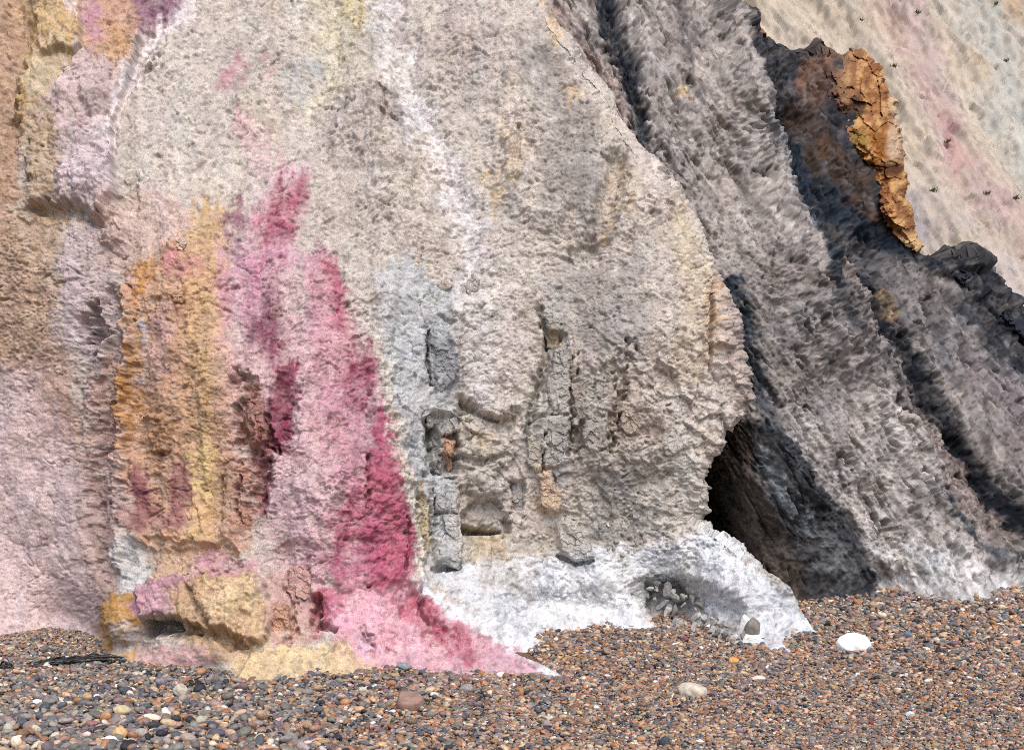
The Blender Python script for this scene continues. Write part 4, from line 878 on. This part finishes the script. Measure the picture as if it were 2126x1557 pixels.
# ================================================================== ROCKS
def frac(a): return np.modf(a)[0]
def lump(name, outline, depth, thick, back, step, colour, mat, parent=None, rough=4.0, block=12.0, seed=1, soft=20.0, edge=5.0, fac=(40, 18)):
    """a rock with the given outline (survey units), domed in front, its sides running back into the slope behind"""
    o = np.array(outline, float); mg = 14
    PX, PY = np.meshgrid(np.arange(o[:, 0].min() - mg, o[:, 0].max() + mg, step).astype(f32), np.arange(o[:, 1].min() - mg, o[:, 1].max() + mg, step).astype(f32))
    WX = PX + edge * fbm(PX / 16, PY / 16, 3, seed); WY = PY + edge * fbm(PX / 16, PY / 16, 3, seed + 4)
    sd = polysd(WX, WY, outline)
    h = block * facets(PX, PY, fac[0], seed + 10, 60, 1.3, .3, 1.2, .5) + .5 * block * facets(PX, PY, fac[1], seed + 20, 30, 1.2, .2, 1.2, .4) + rough * facets(PX, PY, 7, seed + 30) + rough * .5 * fbm(PX / 4, PY / 4, 2, seed)
    D = depth(PX, PY) if callable(depth) else np.full(PX.shape, depth)
    rim = 2.2 * step
    out = np.where(sd > 0, thick * (1 - np.exp(-np.clip(sd, 0, None) / soft)) + h * sstep(-rim, 8, sd) * D / F, -back * np.clip(-sd / rim, 0, 1))
    V = at(PX, PY, D - out); keepv = sd > -rim * 1.4
    ny, nx = PX.shape; idx = np.arange(ny * nx).reshape(ny, nx)
    q = keepv[1:, :-1] & keepv[1:, 1:] & keepv[:-1, 1:] & keepv[:-1, :-1]
    quads = np.stack([idx[1:, :-1], idx[1:, 1:], idx[:-1, 1:], idx[:-1, :-1]], -1)[q]
    used, inv = np.unique(quads, return_inverse=True)
    me = py_mesh(name, V.reshape(-1, 3)[used], inv.reshape(-1, 4).tolist(), colour(PX, PY).reshape(-1, 3)[used], smooth=False)
    return link(name, me, mat, parent)
# ---- orange outcrop on the shoulder of the grey slope
def col_outcrop(PX, PY):
    n = 1.5 * fbm(PX / 26, PY / 30, 5, 401, .65); c = np.empty(PX.shape + (3,), f32); c[:] = lin((172, 124, 78))
    def mix(mask, col): c[:] = c + np.clip(mask, 0, 1)[..., None] * (lin(col) - c)
    mix(sstep(.05, .3, n), (204, 160, 108)); mix(sstep(0, .3, -n), (140, 92, 58))
    mix(1 - sstep(.6, 1.3, np.hypot((PX - 1832) / 26, (PY - 300) / 44) + .6 * n), (146, 94, 44))
    mix(1 - sstep(.6, 1.3, np.hypot((PX - 1785) / 20, (PY - 290) / 24) + .3 * n), (150, 118, 62))
    mix(sstep(1838, 1862, PX + 12 * n) * sstep(330, 240, PY), (212, 182, 148))
    mix(1 - sstep(.5, 1.3, np.hypot((PX - 1858) / 18, (PY - 300) / 40) + .3 * n), (200, 170, 140))
    mix(1 - sstep(.5, 1.3, np.hypot((PX - 1845) / 40, (PY - 350) / 16) + .4 * n), (92, 58, 34))
    mix(sstep(470, 510, PY), (214, 178, 130)); mix(sstep(1800, 1740, PX + 22 * n) * sstep(330, 250, PY), (132, 100, 76)); mix(sstep(1745, 1715, PX + 20 * n), (92, 76, 68)); mix((1 - sstep(.5, 1.3, np.hypot((PX - 1775) / 26, (PY - 225) / 24) + .5 * n)) * .8, (74, 58, 46))
    return c * ALB
oc_out = [(1700, 150), (1706, 120), (1732, 124), (1768, 108), (1790, 108), (1806, 128), (1826, 140), (1832, 165), (1842, 195), (1858, 212), (1856, 250), (1868, 275), (1872, 330), (1872, 360), (1882, 380), (1876, 410), (1890, 440), (1896, 480), (1914, 510), (1902, 524), (1880, 512), (1860, 490),
          (1836, 460), (1824, 420), (1828, 390), (1806, 350), (1784, 322), (1764, 294), (1756, 262), (1762, 240), (1736, 226), (1712, 190)]
outcrop = lump("rock_outcrop", oc_out, lambda a, b: depth_b(a, b) - .02, .75, 2.0, 2.2, col_outcrop, M_ROCK, rough=2.5, block=20, seed=413, soft=42, edge=9, fac=(64, 26))
tag(outcrop, "rusty orange sandstone outcrop jutting from the dark shoulder of the grey slope", "outcrop")
def col_dark(PX, PY):
    n = fbm(PX / 20, PY / 20, 4, 421); c = np.empty(PX.shape + (3,), f32); c[:] = lin((46, 50, 58)); c *= (1 + .5 * n)[..., None]; return c * ALB
cr_out = [(1938, 552), (1962, 538), (1990, 544), (2012, 536), (2034, 548), (2052, 572), (2062, 596), (2060, 610), (2084, 622), (2100, 640), (2116, 648), (2150, 690), (2200, 730), (2240, 790), (2200, 790), (2140, 730), (2100, 690), (2066, 650), (2020, 610), (1970, 576)]
crest = lump("rock_crest", cr_out, lambda a, b: depth_b(a, b) - .02, .26, 1.6, 2.6, col_dark, M_ROCK, rough=5, block=18, seed=431, soft=14, edge=10, fac=(34, 16))
tag(crest, "lumpy blue-black rock crest capping the grey slope below the orange outcrop", "rock")
# ---- knob on the skyline of the slope
perched = lump("perched_rock", [(1558, 84), (1566, 66), (1580, 64), (1589, 78), (1584, 94), (1566, 96)], lambda a, b: depth_b(a, b) - .05, .12, .6, 2.0, lambda a, b: np.broadcast_to(lin((150, 112, 84)) * ALB, a.shape + (3,)).copy(), M_ROCK, rough=2, block=3, seed=441, soft=8, edge=2)
tag(perched, "small brown rock perched on the skyline of the grey slope", "rock")

# ---- blocks standing proud in the main cliff (parts of it)
BLOCKS = [
 ([(893, 690), (925, 700), (948, 745), (946, 785), (915, 815), (895, 800), (889, 740)], (150, 152, 154), 9),
 ([(958, 592), (985, 572), (996, 586), (992, 605), (965, 618)], (168, 156, 146), 9),
 ([(1126, 655), (1150, 650), (1172, 668), (1170, 685), (1140, 688)], (172, 170, 164), 10),
 ([(1130, 694), (1162, 694), (1155, 728), (1136, 722)], (204, 186, 154), 5),
 ([(1150, 735), (1178, 715), (1184, 800), (1180, 860), (1150, 862), (1138, 820)], (178, 174, 166), 8),
 ([(1140, 869), (1182, 867), (1178, 920), (1160, 970), (1128, 960), (1132, 905)], (160, 158, 152), 9),
 ([(1096, 905), (1127, 890), (1122, 955), (1112, 985), (1095, 955)], (182, 174, 158), 8),
 ([(1118, 985), (1141, 978), (1166, 1045), (1158, 1066), (1125, 1050)], (206, 182, 156), 8),
 ([(1160, 1085), (1182, 1072), (1214, 1105), (1232, 1157), (1200, 1167), (1163, 1137)], (190, 186, 178), 13),
 ([(899, 1010), (924, 1006), (928, 1058), (904, 1062)], (190, 190, 186), 11), ([(929, 1008), (948, 1012), (951, 1066), (932, 1062)], (196, 194, 188), 12),
 ([(904, 1068), (949, 1072), (954, 1140), (908, 1136)], (194, 194, 190), 13), ([(910, 1141), (953, 1145), (953, 1179), (914, 1172)], (182, 182, 178), 12),
 ([(867, 1026), (886, 1018), (893, 1140), (880, 1176), (871, 1100)], (206, 186, 146), 8),
 ([(884, 862), (906, 857), (911, 880), (888, 889)], (186, 184, 178), 10), ([(917, 868), (946, 866), (951, 890), (925, 905)], (192, 188, 180), 12),
 ([(894, 895), (915, 892), (912, 936), (898, 931)], (150, 150, 148), 9), ([(920, 909), (943, 915), (938, 946), (922, 940)], (204, 164, 130), 10),
 ([(904, 942), (918, 946), (915, 986), (901, 980)], (140, 140, 138), 8), ([(924, 955), (939, 950), (938, 976), (927, 979)], (190, 140, 100), 8),
 ([(360, 496), (379, 489), (387, 506), (379, 523), (361, 521)], (222, 200, 182), 12), ([(355, 612), (380, 606), (388, 622), (372, 632), (356, 628)], (190, 150, 120), 9),
 ([(515, 832), (545, 850), (556, 912), (532, 930), (512, 884)], (166, 124, 108), 10), ([(560, 640), (580, 634), (586, 655), (570, 668), (556, 660)], (176, 140, 134), 8),
 ([(598, 1182), (625, 1172), (650, 1195), (646, 1264), (616, 1270), (598, 1230)], (200, 160, 148), 10), ([(562, 1262), (596, 1256), (606, 1318), (578, 1338), (560, 1310)], (202, 160, 130), 10),
 ([(905, 590), (925, 580), (938, 594), (925, 606), (910, 604)], (186, 170, 150), 8), ([(1186, 795), (1215, 790), (1222, 860), (1196, 872)], (168, 158, 146), 9),
 ([(1292, 850), (1330, 838), (1342, 880), (1310, 905), (1288, 890)], (178, 166, 150), 10), ([(1376, 905), (1410, 890), (1420, 925), (1396, 950), (1374, 940)], (192, 186, 176), 9),
 ([(1216, 872), (1256, 880), (1258, 930), (1226, 944), (1208, 912)], (166, 160, 152), 10), ([(1060, 1010), (1084, 1004), (1090, 1062), (1066, 1064)], (150, 150, 152), 6)]
def front_depth(cx, cy, r=8):
    g = np.linspace(-r, r, 7).astype(f32); gx_, gy_ = np.meshgrid(cx + g, cy + g)
    d = depth_a(gx_, gy_); return float(np.median(d - A.sample(A.H, gx_, gy_) * d / F))
for q, (pl, cc, th) in enumerate(BLOCKS):
    c = np.mean(pl, 0); d0 = front_depth(c[0], c[1], 10)
    def cf(a, b, cc=cc, q=q):
        n = fbm(a / 9, b / 9, 3, 450 + q); t = A.sample(A.C, a, b) * .35 + lin(cc) * .62; return (t * (1 + .3 * n)[..., None] * ALB).astype(f32)
    lump("rock_block", pl, d0, th * .0030, .14, 1.8, cf, M_ROCK, cliff, rough=1.2, block=5.0, seed=460 + q, soft=1.4, edge=7.0, fac=(26, 12))
# ---- clods of loose clay lying in the hollow of the white toe (parts of the cliff)
M_CLOD = pebble_material("clay_clod", False)
CM = []
for i in range(6):
    m_ = pebble_mesh(700 + i, 3, .9, 10, .45, .8).copy(); m_.name = "clod"; m_.materials.clear(); m_.materials.append(M_CLOD); m_.polygons.foreach_set("use_smooth", np.zeros(len(m_.polygons), bool)); CM.append(m_)
rs2 = np.random.RandomState(21); zone = [(1335, 1215), (1395, 1200), (1450, 1250), (1545, 1318), (1480, 1328), (1372, 1300)]; zone2 = [(1240, 1060), (1330, 1010), (1350, 1110), (1290, 1170), (1250, 1150)]
def scatter_clods(zone, count, s0, s1, cols):
    zx = [p[0] for p in zone]; zy = [p[1] for p in zone]; k = 0
    while k < count:
        a, b = rs2.uniform(min(zx), max(zx)), rs2.uniform(min(zy), max(zy))
        if polysd(np.array([a], f32), np.array([b], f32), zone)[0] < 0: continue
        d0 = front_depth(a, b, 5); g0 = float(ground_depth(np.float64(b))); d0 = min(d0, g0)
        o = bpy.data.objects.new("clod", CM[rs2.randint(6)]); scene.collection.objects.link(o); o.parent = cliff
        r = rs2.uniform(s0, s1); o.location = at(np.float64(a), np.float64(b), d0 - r * .2); o.scale = (r * rs2.uniform(1.0, 1.9), r, r * rs2.uniform(.6, 1.1)); o.rotation_euler = rs2.uniform(0, 6, 3)
        o.color = (*(lin(cols[rs2.randint(len(cols))]) * ALB * rs2.uniform(.8, 1.15)), 1); k += 1
scatter_clods(zone, 60, .010, .040, [(176, 174, 168), (150, 148, 144), (196, 194, 190), (128, 126, 122)])
scatter_clods(zone2, 40, .012, .026, [(176, 172, 166), (160, 156, 150), (190, 186, 180)])

# ---- boulders and marked stones on the beach
def boulder(name, px, py, w, h, col, label, cat="rock", seed=1, ang=.25, yaw=0.0, sink=.35, tilt=0.0, cuts=9):
    d0 = float(ground_depth(np.float64(py))); r = np.random.RandomState(seed)
    bm = bmesh.new(); bmesh.ops.create_icosphere(bm, subdivisions=4, radius=1.0)
    dr = r.normal(size=(cuts, 3)); dr /= np.linalg.norm(dr, axis=1)[:, None]; of = r.uniform(.6, .92, cuts); V = np.array([v.co for v in bm.verts])
    for k in range(cuts):
        t = V @ dr[k]; e = np.clip(t - of[k], 0, None); V -= dr[k] * (e * (.6 + ang))[:, None]
    nn = fbm((V[:, 0] * 2.2 + V[:, 2] * 1.3).astype(f32), (V[:, 1] * 2.2 - V[:, 2] * 1.7).astype(f32), 4, seed); V *= (1 + .10 * nn)[:, None]
    for v, c in zip(bm.verts, V): v.co = c
    me = bpy.data.meshes.new(name); bm.to_mesh(me); bm.free(); me.polygons.foreach_set("use_smooth", np.ones(len(me.polygons), bool)); me.materials.append(M_PEB)
    o = bpy.data.objects.new(name, me); scene.collection.objects.link(o)
    sx, sz = w * .5 * d0 / F, h * d0 / F * .75; o.scale = (sx, sx * .75, sz)
    X = (px - CX) * d0 / F; o.location = (X, d0 + sx * .4, float(ground_z(np.float32([X]), np.float32([d0]))[0]) + sz * (1 - 2 * sink) + .008); o.rotation_euler = (0, tilt, yaw); o.color = (*lin(col), 1)
    tag(o, label, cat); return o
boulder("white_boulder", 1776, 1352, 76, 34, (246, 246, 244), "bright white chalk boulder half buried in brown shingle", seed=3, yaw=.2, sink=.32)
boulder("flat_rock", 1440, 1448, 62, 30, (196, 186, 168), "pale fawn wedge shaped rock on the fine brown shingle", seed=5, yaw=.15, tilt=.12, sink=.3)
boulder("brown_rock", 845, 1476, 70, 36, (142, 114, 102), "reddish brown smooth rock embedded in shingle below pink toe", seed=8, yaw=-.2, tilt=-.18, sink=.3)
boulder("dark_boulder", 1562, 1328, 44, 34, (118, 112, 104), "dark grey pitted boulder resting on tip of white toe", seed=11, yaw=.5, sink=.12)
boulder("grey_flat_stone", 838, 1396, 32, 14, (128, 134, 136), "flat blue-grey stone lying against edge of pink toe", "stone", seed=13, sink=.2)
boulder("flat_stone", 1578, 1418, 32, 11, (216, 210, 198), "thin pale flat stone on shingle beyond fawn wedge rock", "stone", seed=15, sink=.25)
boulder("orange_stone", 1524, 1377, 24, 10, (204, 150, 84), "flat orange stone on shingle below white toe tip", "stone", seed=17, sink=.25)
boulder("maroon_stone", 1423, 1333, 16, 9, (122, 78, 80), "small maroon stone on shingle below the clay hollow", "stone", seed=19, sink=.25)
boulder("blue_grey_stone", 1886, 1325, 22, 12, (98, 106, 116), "smooth blue-grey stone on shingle right of white boulder", "stone", seed=21, sink=.2)
boulder("purple_slate", 1984, 1342, 32, 9, (110, 88, 96), "thin purple slate sliver on shingle under grey slope", "stone", seed=23, sink=.25)
boulder("pale_blue_stone", 1891, 1490, 20, 9, (196, 208, 214), "small pale blue oblong stone on fine brown shingle", "stone", seed=25, sink=.2)
boulder("red_stone", 1810, 1508, 12, 10, (132, 56, 54), "tiny deep red stone on fine brown shingle", "stone", seed=27, sink=.2)
boulder("purple_stone", 1536, 1525, 18, 11, (132, 112, 124), "small mauve stone on fine shingle near bottom edge", "stone", seed=29, sink=.2)
boulder("mauve_stone", 1604, 1466, 16, 9, (168, 138, 146), "flat pinkish mauve stone on fine shingle below fawn rock", "stone", seed=31, sink=.2)
boulder("tan_oval_stone", 246, 1536, 34, 18, (198, 164, 118), "large tan egg shaped pebble in coarse grey shingle", "stone", seed=33, sink=.1, ang=0, cuts=3)
boulder("buff_oval_stone", 250, 1488, 40, 15, (186, 172, 136), "long buff oval pebble in coarse shingle above tan one", "stone", seed=35, sink=.12, ang=0, cuts=3)
boulder("cream_round_stone", 32, 1553, 22, 18, (226, 206, 180), "round cream pebble at the lower left corner", "stone", seed=37, sink=.1, ang=0, cuts=3)
boulder("white_pebble", 76, 1467, 20, 9, (244, 242, 238), "bright white flat pebble in coarse grey shingle", "pebble", seed=39, sink=.1, ang=0, cuts=4)
boulder("pale_flat_stone", 372, 1446, 32, 22, (176, 166, 150), "broad pale grey angular stone in coarse shingle", "stone", seed=41, sink=.2)
boulder("grey_broad_stone", 968, 1440, 30, 14, (142, 138, 132), "broad grey stone on shingle in front of pink toe", "stone", seed=43, sink=.2)
boulder("black_slate_flake", 1382, 1550, 26, 16, (66, 70, 76), "dark slate flake tilted in shingle at bottom edge", "stone", seed=45, tilt=.5, sink=.25)
boulder("pink_stone", 187, 1510, 30, 9, (146, 104, 100), "thin dull red stone sliver in coarse grey shingle", "stone", seed=47, tilt=-.15, sink=.2)

# ---- seaweed strands
M_WEED = plain_material("seaweed", (34, 38, 40), .45, .4, 40.0, .3, .5, (44, 46, 42))
def seaweed(name, strands, label, seed):
    r = np.random.RandomState(seed); root = bpy.data.objects.new(name, None); scene.collection.objects.link(root)
    c = strands[len(strands) // 2][0][1]; d0 = float(ground_depth(np.float64(c[1]))); base = at(np.float64(c[0]), np.float64(c[1]), d0); root.location = base
    for pts, wid in strands:
        n = 26; t = np.linspace(0, 1, n); pts = np.array(pts, float); tt = np.linspace(0, 1, len(pts))
        a = np.interp(t, tt, pts[:, 0]); b = np.interp(t, tt, pts[:, 1]) + r.normal(0, .8, n); d = ground_depth(b); P = at(a, b, d)
        P[:, 2] = ground_z(P[:, 0].astype(f32), P[:, 1].astype(f32)) + .022 + .02 * np.abs(np.sin(t * r.uniform(4, 9) + r.uniform(0, 6))) * np.sin(np.pi * t)
        w = wid * d / F * (.35 + .65 * np.sin(np.pi * np.clip(t * 1.05, 0, 1)) ** .6); ph = r.uniform(0, 6)
        v = []; f = []
        for k in range(n):
            tw = .7 * math.sin(5 * t[k] + ph); dx = np.array([0, math.cos(tw), math.sin(tw) * .8 + .15]) * w[k]
            for sgn, up in ((-1, .003), (1, .003), (1, -.003), (-1, -.003)): v.append(P[k] - base + sgn * dx + np.array([0, 0, up]))
            if k:
                q = 4 * k
                for e in range(4): f.append((q - 4 + e, q - 4 + (e + 1) % 4, q + (e + 1) % 4, q + e))
        f += [(0, 1, 2, 3), (4 * n - 1, 4 * n - 2, 4 * n - 3, 4 * n - 4)]
        link("frond", py_mesh("frond", v, f), M_WEED, root)
    tag(root, label, "seaweed")
seaweed("seaweed", [([(70, 1384), (110, 1378), (160, 1374), (220, 1378)], 7), ([(90, 1380), (140, 1382), (200, 1376), (282, 1372)], 6), ([(100, 1386), (170, 1380), (240, 1380)], 6), ([(120, 1376), (180, 1384), (262, 1378)], 5), ([(160, 1374), (210, 1370), (278, 1374)], 4), ([(60, 1388), (110, 1384), (150, 1388)], 4)],
        "long dark heap of strap seaweed lying at the foot of the ochre rib", 51)
seaweed("seaweed", [([(-6, 1390), (10, 1384), (28, 1388)], 5), ([(-10, 1394), (14, 1392), (34, 1394)], 4)], "short dark clump of seaweed at the far left edge of the beach", 53)
seaweed("seaweed", [([(380, 1428), (402, 1422), (424, 1424)], 4), ([(388, 1430), (408, 1426), (420, 1430)], 3)], "small dark strip of seaweed on grey shingle before yellow toe", 55)
seaweed("seaweed", [([(992, 1464), (1002, 1452), (1012, 1452)], 4), ([(990, 1466), (1000, 1460), (1008, 1458)], 3)], "small curled black seaweed scrap on shingle below pink toe", 57)

# ---- grass tufts on the far cliff
M_GRASS = plain_material("dry_grass", (66, 72, 40), .9, .4, 8.0, .2, .1, (92, 92, 52))
TUFTS = [(1963, 303, "beside the pink streak"), (2100, 424, "near the right edge low down"), (2038, 417, "below the pink streak"), (2088, 126, "high up near the right edge"), (1852, 148, "above the orange outcrop"), (1933, 402, "just right of the orange outcrop"),
         (1905, 28, "high above the pink streak"), (1790, 40, "above the dark shoulder"), (1556, 56, "just above the brown skyline knob"), (2068, 10, "at the very top right")]
for q, (a, b, where) in enumerate(TUFTS):
    r = np.random.RandomState(600 + q); d0 = float(depth_e(np.float32([a]), np.float32([b]))[0]); hh = float(E.sample(E.H, np.float32([a]), np.float32([b]))[0]) * d0 / F
    base = at(np.float64(a), np.float64(b), d0) + np.array([0, -hh * .95 - .02, hh * .3]); v = []; f = []
    for k in range(46):
        an = r.uniform(0, 6.28); ln = r.uniform(.05, .14); o = np.array([r.normal(0, .035), r.normal(0, .02), r.normal(0, .012)]); dr = np.array([math.cos(an) * .6, -.5 + math.sin(an) * .3, r.uniform(.2, 1)]); sd = np.array([math.sin(an), .2, math.cos(an)]) * .009
        i = len(v); v += [o - sd, o + sd, o + dr * ln]; f.append((i, i + 1, i + 2))
    o = link("grass_tuft", py_mesh("grass_tuft", v, f, smooth=False), M_GRASS); o.location = base
    tag(o, "small dark grass tuft clinging to the pale far cliff " + where, "grass tuft", "grass tufts on the far cliff")
